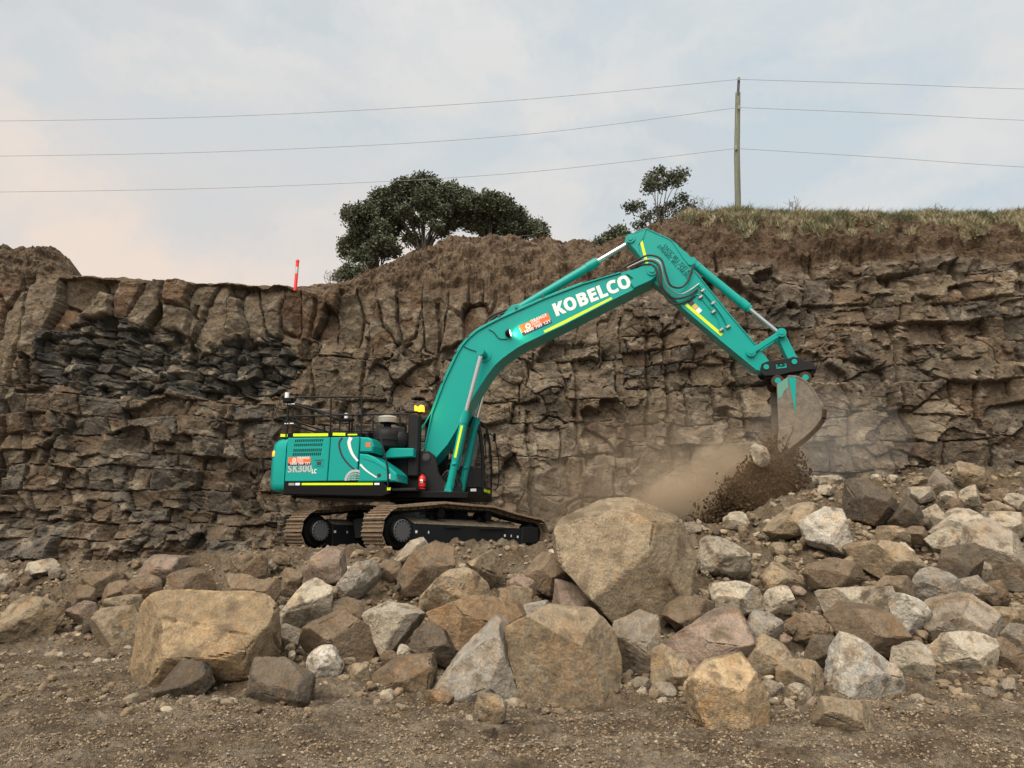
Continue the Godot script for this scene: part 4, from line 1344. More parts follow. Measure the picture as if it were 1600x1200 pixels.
func make_track(root: Node, side: float, turn: float) -> void:
	var g := group_node("track", root)
	g.rotation.y = turn
	var loop := track_loop()
	var total := 0.0
	for i in loop.size(): total += loop[i].distance_to(loop[(i + 1) % loop.size()])
	# one shoe: a plate with three grousers, rolled edges
	var st := begin()
	var pitch := total / 50.0
	box(st, Vector3(0, 0.012, 0), Vector3(pitch * 0.97, 0.022, 0.60), 0.004)
	for q in [-0.40, 0.0, 0.36]: box(st, Vector3(pitch * q, 0.036, 0), Vector3(0.020, 0.030, 0.59), 0.005)
	for q in [-0.12, 0.12]: box(st, Vector3(0, -0.03, q), Vector3(pitch * 0.85, 0.06, 0.045), 0.01)
	var shoe := commit(st)
	for k in 50:
		var at_: Array = along(loop, (k + 0.5) * pitch)
		var p: Vector2 = at_[0]
		var t: Vector2 = at_[1]
		var o := put(shoe, M.shoe, "track_shoe", g)
		o.transform = Transform3D(Basis(Vector3(t.x, t.y, 0), Vector3(-t.y, t.x, 0), Vector3.BACK), Vector3(p.x, p.y, side * 1.3))
	# chain of links inside the shoes
	st = begin()
	for k in 50:
		var at_: Array = along(loop, k * pitch)
		var p: Vector2 = at_[0]
		var t: Vector2 = at_[1]
		var b := Basis(Vector3(t.x, t.y, 0), Vector3(-t.y, t.x, 0), Vector3.BACK)
		for q in [-0.09, 0.09]: box(st, Vector3(p.x, p.y, side * 1.3) + b * Vector3(0, -0.07, q), Vector3(pitch * 0.9, 0.075, 0.05), 0.012, b)
	tag(put(commit(st), M.black, "link_chain", g), "", "", "", "stuff")
	var z := side * 1.3
	# drive sprocket with bolted cover
	st = begin(true)
	for e in [-1.0, 1.0]:
		lathe(st, [Vector2(0, 0.33 * e), Vector2(0.20, 0.33 * e), Vector2(0.215, 0.31 * e), Vector2(0.215, 0.20 * e), Vector2(0.30, 0.19 * e), Vector2(0.335, 0.12 * e), Vector2(0.34, 0.0)], Vector3(-1.97, 0.47, z), 30, Basis(Vector3.RIGHT, PI / 2))
	put(commit(st), M.black, "sprocket", g)
	st = begin(true)
	lathe(st, [Vector2(0, 0.338), Vector2(0.198, 0.338), Vector2(0.206, 0.331)], Vector3(-1.97, 0.47, z), 30, Basis(Vector3.RIGHT, PI / 2))
	put(commit(st), M.worn_steel, "sprocket_cover", g)
	st = begin()
	for k in 16:
		var a := TAU * k / 16
		rod(st, Vector3(-1.97 + cos(a) * 0.182, 0.47 + sin(a) * 0.182, z + 0.325), Vector3(-1.97 + cos(a) * 0.182, 0.47 + sin(a) * 0.182, z + 0.345), 0.016, 6)
	tag(put(commit(st), M.black, "cover_bolts", g), "", "", "", "stuff")
	st = begin(true)
	for e in [-1.0, 1.0]:
		lathe(st, [Vector2(0, 0.10 * e), Vector2(0.12, 0.12 * e), Vector2(0.22, 0.06 * e), Vector2(0.26, 0.11 * e), Vector2(0.27, 0.0)], Vector3(1.98, 0.38, z), 28, Basis(Vector3.RIGHT, PI / 2))
	put(commit(st), M.steel_dark, "idler", g)
	# side frame: a box girder with a sloping dusty top, guards and stepped ends
	plate(v2([-1.62, 0.16, 1.62, 0.16, 1.62, 0.46, 1.40, 0.52, -1.62, 0.60]), z + 0.16, z + 0.25, M.frame, "frame_girder", g, 0.012)
	plate(v2([-1.62, 0.16, 1.62, 0.16, 1.62, 0.46, 1.40, 0.52, -1.62, 0.60]), z - 0.25, z - 0.16, M.frame, "frame_girder", g, 0.012)
	st = begin()
	box(st, Vector3(-0.05, 0.35, z), Vector3(3.4, 0.34, 0.32), 0.01)
	quad(st, Vector3(-1.62, 0.604, z + 0.25), Vector3(1.40, 0.524, z + 0.25), Vector3(1.40, 0.66, z - 0.02), Vector3(-1.62, 0.72, z - 0.02))
	quad(st, Vector3(-1.62, 0.604, z - 0.25), Vector3(1.40, 0.524, z - 0.25), Vector3(1.40, 0.662, z), Vector3(-1.62, 0.722, z))
	put(commit(st), M.dusty, "frame_top", g)
	for q in [[-0.62, 0.535, 0.42], [0.52, 0.510, 0.80]]:
		st = begin()
		box(st, Vector3(q[0], q[1], z + 0.262), Vector3(q[2], 0.035, 0.05), 0.006)
		put(commit(st), M.frame, "step_bar", g)
	plate(v2([1.42, 0.20, 1.98, 0.22, 1.98, 0.54, 1.46, 0.55]), z + 0.20, z + 0.285, M.frame, "idler_guard", g, 0.012)
	plate(v2([-1.97, 0.30, -1.60, 0.16, -1.60, 0.62, -1.80, 0.68, -2.02, 0.62]), z - 0.22, z + 0.22, M.frame, "motor_housing", g, 0.02)
	for q in [[-0.87, 0.80], [0.47, 0.765]]:
		st = begin(true)
		rod(st, Vector3(q[0], q[1], z - 0.20), Vector3(q[0], q[1], z + 0.19), 0.075, 18)
		rod(st, Vector3(q[0], q[1], z + 0.13), Vector3(q[0], q[1], z + 0.20), 0.095, 18)
		box(st, Vector3(q[0] - 0.08, q[1] - 0.09, z), Vector3(0.20, 0.16, 0.16), 0.01)
		put(commit(st), M.black, "carrier_roller", g)
	for k in 8:
		st = begin(true)
		rod(st, Vector3(-1.45 + 0.41 * k, 0.17, z - 0.16), Vector3(-1.45 + 0.41 * k, 0.17, z + 0.16), 0.085, 14)
		put(commit(st), M.black, "track_roller", g)
	for q in [[-1.56, 0.45, 0.05], [-1.25, 0.44, 0.025], [0.92, 0.37, 0.05], [1.12, 0.36, 0.025], [1.33, 0.34, 0.045]]:
		st = begin()
		box(st, Vector3(q[0], q[1], z + 0.2525), Vector3(q[2], 0.05, 0.005), 0.001)
		put(commit(st), M.white, "decal", g)

func make_excavator() -> void:
	M.teal = paint(Color(0.005, 0.305, 0.275), 0.32)
	M.teal.metallic_specular = 0.3
	M.teal.clearcoat_enabled = true
	M.teal.clearcoat = 0.25
	M.teal.clearcoat_roughness = 0.15
	M.black = paint(Color(0.006, 0.0062, 0.007), 0.55)
	M.black.metallic_specular = 0.25
	M.charcoal = paint(Color(0.014, 0.0145, 0.016), 0.5)
	M.charcoal.metallic_specular = 0.3
	M.frame = paint(Color(0.011, 0.013, 0.016), 0.45)
	M.frame.metallic_specular = 0.35
	M.steel_dark = paint(Color(0.045, 0.048, 0.052), 0.5, 0.3)
	M.worn_steel = paint(Color(0.095, 0.10, 0.105), 0.55, 0.2)
	M.chrome = paint(Color(0.72, 0.73, 0.74), 0.16, 1.0)
	M.steel = paint(Color(0.42, 0.42, 0.40), 0.35, 0.8)
	M.lime = paint(Color(0.62, 0.82, 0.0), 0.45)
	M.lime.emission_enabled = false
	M.white = paint(Color(0.78, 0.79, 0.80), 0.5)
	M.silver = paint(Color(0.46, 0.47, 0.48), 0.4, 0.3)
	M.orange = paint(Color(0.72, 0.135, 0.030), 0.5)
	M.navy = paint(Color(0.010, 0.014, 0.045), 0.5)
	M.red = paint(Color(0.55, 0.012, 0.015), 0.3)
	M.hose = paint(Color(0.030, 0.028, 0.026), 0.7)
	M.pre = paint(Color(0.30, 0.295, 0.27), 0.55)
	M.shoe = stone_material(tex.soil, tex.soil_bump, 1.4, 1.6, 0.9)
	M.shoe.vertex_color_use_as_albedo = false
	M.shoe.albedo_color = Color(0.35, 0.26, 0.18).linear_to_srgb()
	M.dusty = stone_material(tex.soil, tex.soil_bump, 1.2, 0.8, 0.9)
	M.dusty.vertex_color_use_as_albedo = false
	M.dusty.albedo_color = Color(0.30, 0.25, 0.18).linear_to_srgb()
	M.worn = stone_material(tex.rock, tex.rock_bump, 1.1, 0.8, 0.75)
	M.worn.vertex_color_use_as_albedo = false
	M.worn.albedo_color = Color(0.275, 0.240, 0.195).linear_to_srgb()
	M.worn_dark = stone_material(tex.rock, tex.rock_bump, 1.6, 0.8, 0.7)
	M.worn_dark.vertex_color_use_as_albedo = false
	M.worn_dark.albedo_color = Color(0.10, 0.066, 0.044).linear_to_srgb()
	M.glass = StandardMaterial3D.new()
	M.glass.albedo_color = Color(0.10, 0.12, 0.12, 0.35)
	M.glass.transparency = BaseMaterial3D.TRANSPARENCY_ALPHA
	M.glass.roughness = 0.04
	M.amber = paint(Color(0.9, 0.45, 0.02), 0.3)
	M.amber.emission_enabled = true
	M.amber.emission = Color(1.0, 0.52, 0.03)
	M.amber.emission_energy_multiplier = 1.2
	M.amber_flag = paint(Color(0.75, 0.55, 0.02), 0.4)
	M.amber_flag.emission_enabled = true
	M.amber_flag.emission = Color(1.0, 0.78, 0.05)
	M.amber_flag.emission_energy_multiplier = 0.35
	M.lime_dull = paint(Color(0.55, 0.42, 0.10), 0.5)
	M.teal_dusty = paint(Color(0.10, 0.27, 0.22), 0.75)
	M.lamp = paint(Color(0.9, 0.88, 0.8), 0.3)
	M.lamp.emission_enabled = true
	M.lamp.emission = Color(1.0, 0.92, 0.74)
	M.lamp.emission_energy_multiplier = 1.6
	M.tail = paint(Color(0.8, 0.2, 0.05), 0.3)
	M.tail.emission_enabled = true
	M.tail.emission = Color(1.0, 0.42, 0.10)
	M.tail.emission_energy_multiplier = 1.6

	var root := thing("excavator", Vector3(-1.92, 1.24, -17.0), deg_to_rad(-10.0))
	tag(root, "teal tracked excavator tipping soil from its raised bucket below the cliff", "excavator")
	var turn := deg_to_rad(58.0)
	make_track(root, 1.0, turn)
	make_track(root, -1.0, turn)
	var st := begin()
	# undercarriage between the tracks
	for e in [-1.0, 1.0]:
		for s in [-1.0, 1.0]:
			var a := Vector3(0.35 * s, 0.66, 0.35 * e)
			var b := Vector3(0.85 * s, 0.52, 1.10 * e)
			var mid := (a + b) * 0.5
			var dir := (b - a).normalized()
			box(st, mid, Vector3(0.46, 0.40, a.distance_to(b) + 0.2), 0.03, Basis.looking_at(-dir, Vector3.UP))
	box(st, Vector3(0, 0.68, 0), Vector3(1.5, 0.42, 1.3), 0.05)
	var cb := put(commit(st), M.frame, "carbody", root)
	cb.rotation.y = turn
	st = begin(true)
	lathe(st, [Vector2(0, 0.86), Vector2(0.66, 0.86), Vector2(0.70, 0.90), Vector2(0.70, 1.0), Vector2(0.62, 1.02), Vector2(0.62, 1.06), Vector2(0.74, 1.08), Vector2(0.74, 1.14), Vector2(0, 1.14)], Vector3.ZERO, 40)
	put(commit(st), M.black, "swing_ring", root)
	# deck under everything
	plate(v2([-2.62, 1.16, 0.72, 1.13, 1.20, 1.12, 1.24, 1.24, 0.6, 1.26, -2.62, 1.30]), -1.40, 1.02, M.black, "deck", root, 0.01)
	# counterweight: plan outline pushed up, with rounded rims
	st = begin(true)
	var plan := v2([-2.60, -1.44, -2.86, -1.40, -2.99, -1.27, -3.06, -1.05, -3.13, -0.6, -3.15, 0.0, -3.13, 0.6, -3.06, 1.05, -2.99, 1.27, -2.86, 1.40, -2.60, 1.44])
	var levels := [[1.27, 0.10], [1.29, 0.05], [1.34, 0.015], [1.44, 0.0], [1.8, 0.0], [2.15, 0.012], [2.28, 0.035], [2.36, 0.09], [2.40, 0.17], [2.41, 0.30]]
	for k in levels.size() - 1:
		for i in plan.size() - 1:
			var ps := []
			for q in [[k, i], [k, i + 1], [k + 1, i + 1], [k + 1, i]]:
				var p: Vector2 = plan[q[1]]
				var l: float = levels[q[0]][1]
				var inn := Vector2(minf(p.x + l, -2.60), p.y * (1.0 - l / 1.5))
				ps.append(Vector3(inn.x, levels[q[0]][0], inn.y))
			quad(st, ps[0], ps[1], ps[2], ps[3])
	quad(st, Vector3(-2.85, 2.41, -1.15), Vector3(-2.6, 2.41, -1.15), Vector3(-2.6, 2.41, 1.15), Vector3(-2.85, 2.41, 1.15))
	quad(st, Vector3(-3.05, 1.272, -0.9), Vector3(-2.6, 1.272, -1.3), Vector3(-2.6, 1.272, 1.3), Vector3(-3.05, 1.272, 0.9))
	var cw := put(commit(st), M.teal, "counterweight", root)
	st = begin(true)
	lathe(st, [Vector2(0.0, 0.012), Vector2(0.05, 0.010), Vector2(0.062, -0.01)], Vector3(-2.935, 2.07, 1.325), 18, Basis(Quaternion(Vector3.UP, Vector3(-0.75, 0.05, 0.66).normalized())))
	put(commit(st), M.tail, "tail_lamp", cw)
	# engine house
	st = begin()
	box(st, Vector3(-1.80, 1.82, 0), Vector3(1.60, 1.04, 2.78), 0.03)
	put(commit(st), M.charcoal, "engine_bay", root)
	var panel := func(poly: PackedVector2Array, called: String) -> MeshInstance3D: return plate(poly, 1.385, 1.452, M.teal, called, root, 0.014)
	var door: MeshInstance3D = panel.call(v2([-2.585, 1.47, -1.655, 1.47, -1.625, 2.30, -1.63, 2.37, -2.56, 2.38, -2.575, 2.30]), "radiator_door")
	var cover: MeshInstance3D = panel.call(v2([-1.640, 1.47, -1.015, 1.47, -0.985, 2.30, -1.0, 2.37, -1.61, 2.37]), "engine_door")
	st = begin()
	box(st, Vector3(-1.79, 2.352, 0), Vector3(1.60, 0.05, 2.74), 0.02)
	put(commit(st), M.teal, "hood", root)
	# louvres
	st = begin()
	var rows := [[2.315, 0.055], [2.225, 0.055], [2.115, 0.06], [2.03, 0.06]]
	for r in 4:
		for k in 15:
			var x: float = -2.385 + 0.0425 * k - 0.012 * r
			var h: float = rows[r][1]
			prism(st, PackedVector2Array([Vector2(x - 0.016, rows[r][0] - h * 0.5), Vector2(x + 0.008, rows[r][0] - h * 0.5), Vector2(x + 0.018, rows[r][0] + h * 0.5), Vector2(x - 0.006, rows[r][0] + h * 0.5)]), 1.448, 1.4545, 0.001)
	tag(put(commit(st), M.black, "louvre_slots", door), "", "", "", "stuff")
	sticker(Vector2(-2.525, 1.795), 0.0, 0.50, 1.4535, root)
	lettering("SK300", Vector3(-2.53, 1.605, 1.454), 0.15, 0.0, M.silver, root, "model_lettering", 800, 0.90)
	lettering("LC", Vector3(-2.00, 1.60, 1.454), 0.085, 0.0, M.white, root, "model_lettering", 800, 0.8)
	st = begin()
	box(st, Vector3(-1.84, 1.835, 1.455), Vector3(0.20, 0.115, 0.010), 0.004)
	var latch := put(commit(st), M.teal, "latch_plate", door)
	st = begin()
	box(st, Vector3(-1.84, 1.84, 1.462), Vector3(0.10, 0.07, 0.008), 0.003)
	box(st, Vector3(-1.84, 1.905, 1.460), Vector3(0.19, 0.012, 0.012), 0.003)
	put(commit(st), M.steel_dark, "latch", latch)
	# swoosh decals on the doors and the tool box
	var swoosh := func(pts: Array, w0: float, w1: float, m: Material, z: float, called: String) -> void:
		var path := smooth_path(pts, 8)
		var s2 := begin()
		var n: int = path.size()
		for i in n - 1:
			var a: Vector3 = path[i]
			var b: Vector3 = path[i + 1]
			var ta := (path[mini(i + 1, n - 1)] - path[maxi(i - 1, 0)]).normalized()
			var tb := (path[mini(i + 2, n - 1)] - path[i]).normalized()
			var na := Vector3(-ta.y, ta.x, 0) * lerpf(w0, w1, float(i) / n) * 0.5
			var nb := Vector3(-tb.y, tb.x, 0) * lerpf(w0, w1, float(i + 1) / n) * 0.5
			var dz := Vector3(0, 0, z)
			quad(s2, a + na + dz, b + nb + dz, b - nb + dz, a - na + dz)
		put(commit(s2), m, called, root)
	swoosh.call([Vector3(-1.36, 2.36, 0), Vector3(-1.42, 2.22, 0), Vector3(-1.34, 1.98, 0), Vector3(-1.18, 1.79, 0), Vector3(-1.02, 1.67, 0)], 0.045, 0.03, M.navy, 1.4555, "swoosh_decal")
	swoosh.call([Vector3(-1.17, 2.36, 0), Vector3(-1.205, 2.24, 0), Vector3(-1.13, 2.03, 0), Vector3(-1.00, 1.87, 0)], 0.085, 0.035, M.white, 1.4555, "swoosh_decal")
	swoosh.call([Vector3(-0.94, 1.80, 0), Vector3(-0.80, 1.67, 0), Vector3(-0.58, 1.53, 0)], 0.040, 0.022, M.white, 1.4665, "swoosh_decal")
	# round grille emblem at the bottom edge
	st = begin()
	for k in 14:
		var a := PI * k / 14
		var b := PI * (k + 1) / 14
		var c := Vector3(-1.045, 1.475, 1.4575)
		quad(st, c + Vector3(cos(a), sin(a), 0) * 0.225, c + Vector3(cos(b), sin(b), 0) * 0.225, c + Vector3(cos(b), sin(b), 0) * 0.175, c + Vector3(cos(a), sin(a), 0) * 0.175)
		quad(st, c + Vector3(cos(a), sin(a), 0) * 0.155, c + Vector3(cos(b), sin(b), 0) * 0.155, c + Vector3(cos(b), sin(b), 0) * 0.14, c + Vector3(cos(a), sin(a), 0) * 0.14)
	for k in 5:
		box(st, Vector3(-1.165 + 0.06 * k, 1.535, 1.457), Vector3(0.008, 0.12, 0.003), 0.001)
		if k < 3: box(st, Vector3(-1.045, 1.495 + 0.045 * k, 1.4572), Vector3(0.25 - 0.03 * k, 0.008, 0.003), 0.001)
	put(commit(st), M.silver, "grille_emblem", root)
	# tool box and tank at the front right corner
	var tb: MeshInstance3D = plate(v2([-0.985, 1.44, -0.15, 1.44, -0.165, 1.60, -0.30, 1.72, -0.66, 1.955, -0.80, 2.01, -0.975, 2.025]), 0.72, 1.460, M.teal, "tool_box", root, 0.03)
	st = begin()
	prism(st, v2([-0.90, 1.93, -0.70, 1.915, -0.36, 1.71, -0.30, 1.63, -0.62, 1.83]), 1.4595, 1.470, 0.004)
	put(commit(st), M.teal, "pressed_rib", tb)
	plate(v2([-0.975, 2.05, -0.70, 2.04, -0.665, 2.17, -0.72, 2.31, -0.80, 2.355, -0.975, 2.365]), 0.75, 1.452, M.teal, "fuel_tank", root, 0.03)
	plate(v2([-0.72, 1.98, -0.02, 2.00, -0.02, 2.18, -0.55, 2.20]), 0.50, 0.82, M.teal, "tank_shelf", root, 0.02)
	st = begin()
	box(st, Vector3(-0.79, 2.20, 1.4545), Vector3(0.10, 0.09, 0.004), 0.001)
	put(commit(st), M.orange, "decal", root)
	st = begin()
	box(st, Vector3(-0.315, 1.545, 1.463), Vector3(0.055, 0.10, 0.02), 0.008)
	put(commit(st), M.white, "side_lamp", root)
	st = begin(true)
	lathe(st, [Vector2(0, 0.006), Vector2(0.035, 0.005), Vector2(0.04, 0.0)], Vector3(-0.53, 1.575, 1.4605), 16, Basis(Vector3.RIGHT, PI / 2))
	put(commit(st), M.worn_dark, "round_badge", root)
	# black skirt with its lime stripe
	plate(v2([-2.60, 1.20, -0.46, 1.14, -0.30, 1.20, -0.30, 1.30, -0.46, 1.435, -2.61, 1.455]), -1.42, 1.448, M.black, "skirt", root, 0.02)
	strip(Vector2(-2.20, 1.415), Vector2(-0.66, 1.402), 0.045, 1.4485, M.lime, "lime_stripe", root)
	strip(Vector2(-2.49, 1.415), Vector2(-2.36, 1.415), 0.05, 1.4485, M.pre, "decal", root)
	strip(Vector2(-2.34, 1.415), Vector2(-2.24, 1.415), 0.05, 1.4485, M.white, "decal", root)
	strip(Vector2(-0.63, 1.402), Vector2(-0.52, 1.400), 0.04, 1.4485, M.white, "decal", root)
	st = begin()
	box(st, Vector3(-0.32, 1.30, 1.452), Vector3(0.075, 0.06, 0.008), 0.002)
	put(commit(st), M.lime, "lime_marker", root)
	for k in 5:
		st = begin()
		box(st, Vector3(-2.45 + 0.28 * k, 1.17, 1.2 - 0.1 * (k % 2)), Vector3(0.05, 0.06, 0.05), 0.01)
		put(commit(st), M.black, "belly_bolt", root)
	# top deck strip with lime tape
	plate(v2([-2.78, 2.395, -1.0, 2.375, -1.0, 2.475, -2.78, 2.50]), 1.05, 1.335, M.black, "walkway_edge", root, 0.006)
	for q in [[-2.79, -2.63], [-2.50, -1.72], [-1.62, -1.34]]: strip(Vector2(q[0], 2.452), Vector2(q[1], 2.442), 0.062, 1.336, M.lime, "lime_stripe", root)
	strip(Vector2(-1.29, 2.435), Vector2(-1.08, 2.432), 0.03, 1.336, M.lime, "lime_stripe", root)
	st = begin(true)
	lathe(st, [Vector2(0, -0.16), Vector2(0.06, -0.15), Vector2(0.09, 0.0), Vector2(0.07, 0.14), Vector2(0.03, 0.18), Vector2(0, 0.18)], Vector3(-2.05, 2.50, 0.9), 14, Basis(Vector3(0, 0, 1), 1.15))
	put(commit(st), M.black, "exhaust_elbow", root)
	st = begin()
	box(st, Vector3(-1.50, 2.47, 0.45), Vector3(0.95, 0.16, 0.8), 0.03)
	put(commit(st), M.charcoal, "hood_bulge", root)
	# handrails
	var rail := func(pts: Array, called := "handrail", r := 0.019) -> void:
		var s2 := begin(true)
		tube(s2, smooth_path(pts, 5) if pts.size() > 2 else PackedVector3Array(pts), r, r, 8)
		put(commit(s2), M.charcoal, called, root)
	for z in [1.30, -1.25]:
		rail.call([Vector3(-2.54, 2.42, z), Vector3(-2.555, 3.10, z), Vector3(-2.52, 3.235, z), Vector3(-2.42, 3.265, z), Vector3(-1.80, 3.25, z), Vector3(-1.13, 3.235, z), Vector3(-1.05, 3.20, z), Vector3(-1.02, 3.08, z), Vector3(-1.01, 2.40, z)])
		rail.call([Vector3(-1.69, 2.40, z), Vector3(-1.71, 3.245, z)])
		rail.call([Vector3(-2.85, 2.855, z), Vector3(-1.02, 2.855, z)])
	rail.call([Vector3(-2.55, 3.13, 1.30), Vector3(-2.56, 3.13, -1.25)])
	rail.call([Vector3(-2.86, 2.85, 1.30), Vector3(-2.86, 2.85, -1.25)])
	rail.call([Vector3(-2.55, 3.12, 1.30), Vector3(-1.70, 2.89, 1.30)])
	rail.call([Vector3(-2.56, 2.66, 1.30), Vector3(-2.15, 2.55, 1.0)])
	rail.call([Vector3(-1.70, 2.88, 1.28), Vector3(0.0, 2.86, 1.15)], "guard_rail", 0.016)
	rail.call([Vector3(-0.30, 2.45, -0.2), Vector3(0.2, 2.45, -0.2)], "guard_rail", 0.016)
	rail.call([Vector3(-0.90, 2.87, 1.30), Vector3(-0.66, 2.62, 1.34), Vector3(-0.50, 2.20, 1.42), Vector3(-0.35, 1.72, 1.48), Vector3(-0.33, 1.34, 1.48)], "entry_rail")
	rail.call([Vector3(-2.66, 2.35, 1.32), Vector3(-2.665, 3.20, 1.32)], "lamp_post", 0.030)
	st = begin()
	box(st, Vector3(-2.66, 3.20, 1.32), Vector3(0.20, 0.10, 0.16), 0.015)
	put(commit(st), M.black, "lamp_bracket", root)
	st = begin(true)
	rod(st, Vector3(-2.70, 3.24, 1.32), Vector3(-2.70, 3.37, 1.32), 0.045, 14)
	put(commit(st), M.white, "antenna", root)
	st = begin(true)
	rod(st, Vector3(-1.60, 2.86, 0.7), Vector3(-1.60, 2.99, 0.7), 0.038, 14)
	put(commit(st), M.white, "antenna", root)
	st = begin()
	box(st, Vector3(-1.55, 2.84, 0.7), Vector3(0.24, 0.06, 0.14), 0.01)
	rod(st, Vector3(-1.52, 2.45, 0.7), Vector3(-1.52, 2.84, 0.7), 0.02, 8)
	rod(st, Vector3(-1.46, 2.45, 0.7), Vector3(-1.46, 2.84, 0.7), 0.02, 8)
	put(commit(st), M.black, "antenna_bracket", root)
	st = begin()
	for q in [[-2.665, 3.12], [-2.55, 3.12], [-2.67, 2.70], [-2.55, 2.70]]: box(st, Vector3(q[0], q[1], 1.335), Vector3(0.085, 0.022, 0.02), 0.003)
	tag(put(commit(st), M.white, "cable_ties", root), "", "", "", "stuff")
	st = begin()
	box(st, Vector3(-0.86, 2.62, -0.6), Vector3(0.38, 0.42, 0.05), 0.01)
	put(commit(st), M.charcoal, "mesh_screen", root)
	# air cleaner
	st = begin(true)
	lathe(st, [Vector2(0, -0.26), Vector2(0.20, -0.26), Vector2(0.285, -0.20), Vector2(0.295, -0.08), Vector2(0.31, -0.07), Vector2(0.31, -0.03), Vector2(0.30, -0.02), Vector2(0.30, 0.06), Vector2(0.27, 0.14), Vector2(0.20, 0.20), Vector2(0.10, 0.235), Vector2(0, 0.24)], Vector3(-0.68, 2.44, 0.62), 26)
	lathe(st, [Vector2(0, -0.20), Vector2(0.16, -0.20), Vector2(0.23, -0.12), Vector2(0.24, 0.06), Vector2(0.18, 0.14), Vector2(0, 0.16)], Vector3(-0.44, 2.42, 0.50), 22)
	var ac := put(commit(st), M.charcoal, "air_cleaner", root)
	st = begin(true)
	lathe(st, [Vector2(0.08, 2.64), Vector2(0.08, 2.74), Vector2(0.17, 2.745), Vector2(0.195, 2.77)], Vector3(-0.68, 0, 0.62), 24)
	put(commit(st), M.black, "intake_neck", ac)
	st = begin(true)
	lathe(st, [Vector2(0.195, 2.765), Vector2(0.20, 2.79), Vector2(0.20, 2.865), Vector2(0.205, 2.87), Vector2(0.18, 2.905), Vector2(0.10, 2.925), Vector2(0, 2.93)], Vector3(-0.68, 0, 0.62), 24)
	put(commit(st), M.pre, "precleaner_bowl", ac)
	# tall black box beside the boom foot
	st = begin()
	prism(st, v2([-0.22, 1.6, 0.03, 1.6, 0.03, 2.90, -0.01, 2.955, -0.07, 2.97, -0.15, 2.965, -0.20, 2.93, -0.22, 2.88]), 0.40, 0.62, 0.03)
	put(commit(st), M.charcoal, "exhaust_box", root)
	# amber beacon
	st = begin(true)
	lathe(st, [Vector2(0, 0.15), Vector2(0.045, 0.14), Vector2(0.066, 0.10), Vector2(0.070, 0.0), Vector2(0, 0.0)], Vector3(0.05, 3.0, 0.54), 16)
	var beacon := put(commit(st), M.amber, "beacon_lamp", root)
	st = begin()
	box(st, Vector3(0.02, 2.985, 0.52), Vector3(0.14, 0.03, 0.10), 0.008)
	put(commit(st), M.black, "beacon_base", root)
	plate(v2([-0.11, 3.03, -0.02, 3.02, -0.02, 3.11, -0.11, 3.155]), 0.50, 0.53, M.amber_flag, "beacon_side_lamp", root, 0.002)
	var bl := OmniLight3D.new()
	bl.light_color = Color(1.0, 0.66, 0.12)
	bl.light_energy = 0.06
	bl.light_size = 0.06
	bl.omni_range = 30.0
	bl.shadow_enabled = true
	beacon.add_child(bl)
	bl.position = Vector3(0.05, 3.07, 0.54)
	# boom bracket plates with extinguisher
	for e in [-1.0, 1.0]:
		var z: float = 0.44 * e
		var br := plate(v2([-0.95, 1.25, 0.74, 1.22, 0.75, 1.33, 0.70, 1.43, 0.56, 1.50, 0.44, 1.68, 0.40, 1.90, 0.34, 2.06, 0.22, 2.15, 0.0, 2.16, -0.10, 2.20, -0.20, 2.19, -0.62, 2.0, -0.95, 1.90]), z - 0.045, z + 0.045, M.charcoal, "boom_bracket", root, 0.014)
		st = begin(true)
		pin(st, Vector2(0.17, 2.02), 0.085, z - 0.07, z + 0.07)
		pin(st, Vector2(0.17, 2.02), 0.05, z - 0.085, z + 0.085)
		pin(st, Vector2(0.66, 1.37), 0.085, z - 0.07, z + 0.07)
		put(commit(st), M.steel_dark, "foot_pin", br)
		st = begin()
		box(st, Vector3(0.17, 1.90, z + 0.05 * e), Vector3(0.16, 0.04, 0.012), 0.004)
		put(commit(st), M.charcoal, "pin_keeper", br)
	st = begin()
	box(st, Vector3(-0.15, 1.29, 0.95), Vector3(0.75, 0.06, 0.8), 0.01)
	box(st, Vector3(0.1, 1.24, 0.72), Vector3(1.3, 0.05, 0.55), 0.01)
	put(commit(st), M.charcoal, "step", root)
	st = begin(true)
	lathe(st, [Vector2(0, 1.27), Vector2(0.07, 1.27), Vector2(0.078, 1.29), Vector2(0.078, 1.56), Vector2(0.06, 1.60), Vector2(0.03, 1.62), Vector2(0.03, 1.64), Vector2(0, 1.64)], Vector3(0.14, 0, 0.66), 18)
	var ex := put(commit(st), M.red, "fire_extinguisher", root)
	st = begin()
	box(st, Vector3(0.14, 1.66, 0.66), Vector3(0.12, 0.03, 0.03), 0.006)
	box(st, Vector3(0.11, 1.68, 0.66), Vector3(0.10, 0.014, 0.02), 0.004)
	put(commit(st), M.black, "valve", ex)
	st = begin()
	box(st, Vector3(0.145, 1.50, 0.737), Vector3(0.06, 0.07, 0.006), 0.001)
	put(commit(st), M.white, "label_plate", ex)
	st = begin(true)
	for y in [1.36, 1.47]: lathe(st, [Vector2(0.0795, y), Vector2(0.084, y + 0.004), Vector2(0.084, y + 0.02), Vector2(0.0795, y + 0.024)], Vector3(0.14, 0, 0.66), 18)
	put(commit(st), M.black, "holder_band", ex)
	make_front(root)
	make_cab(root)

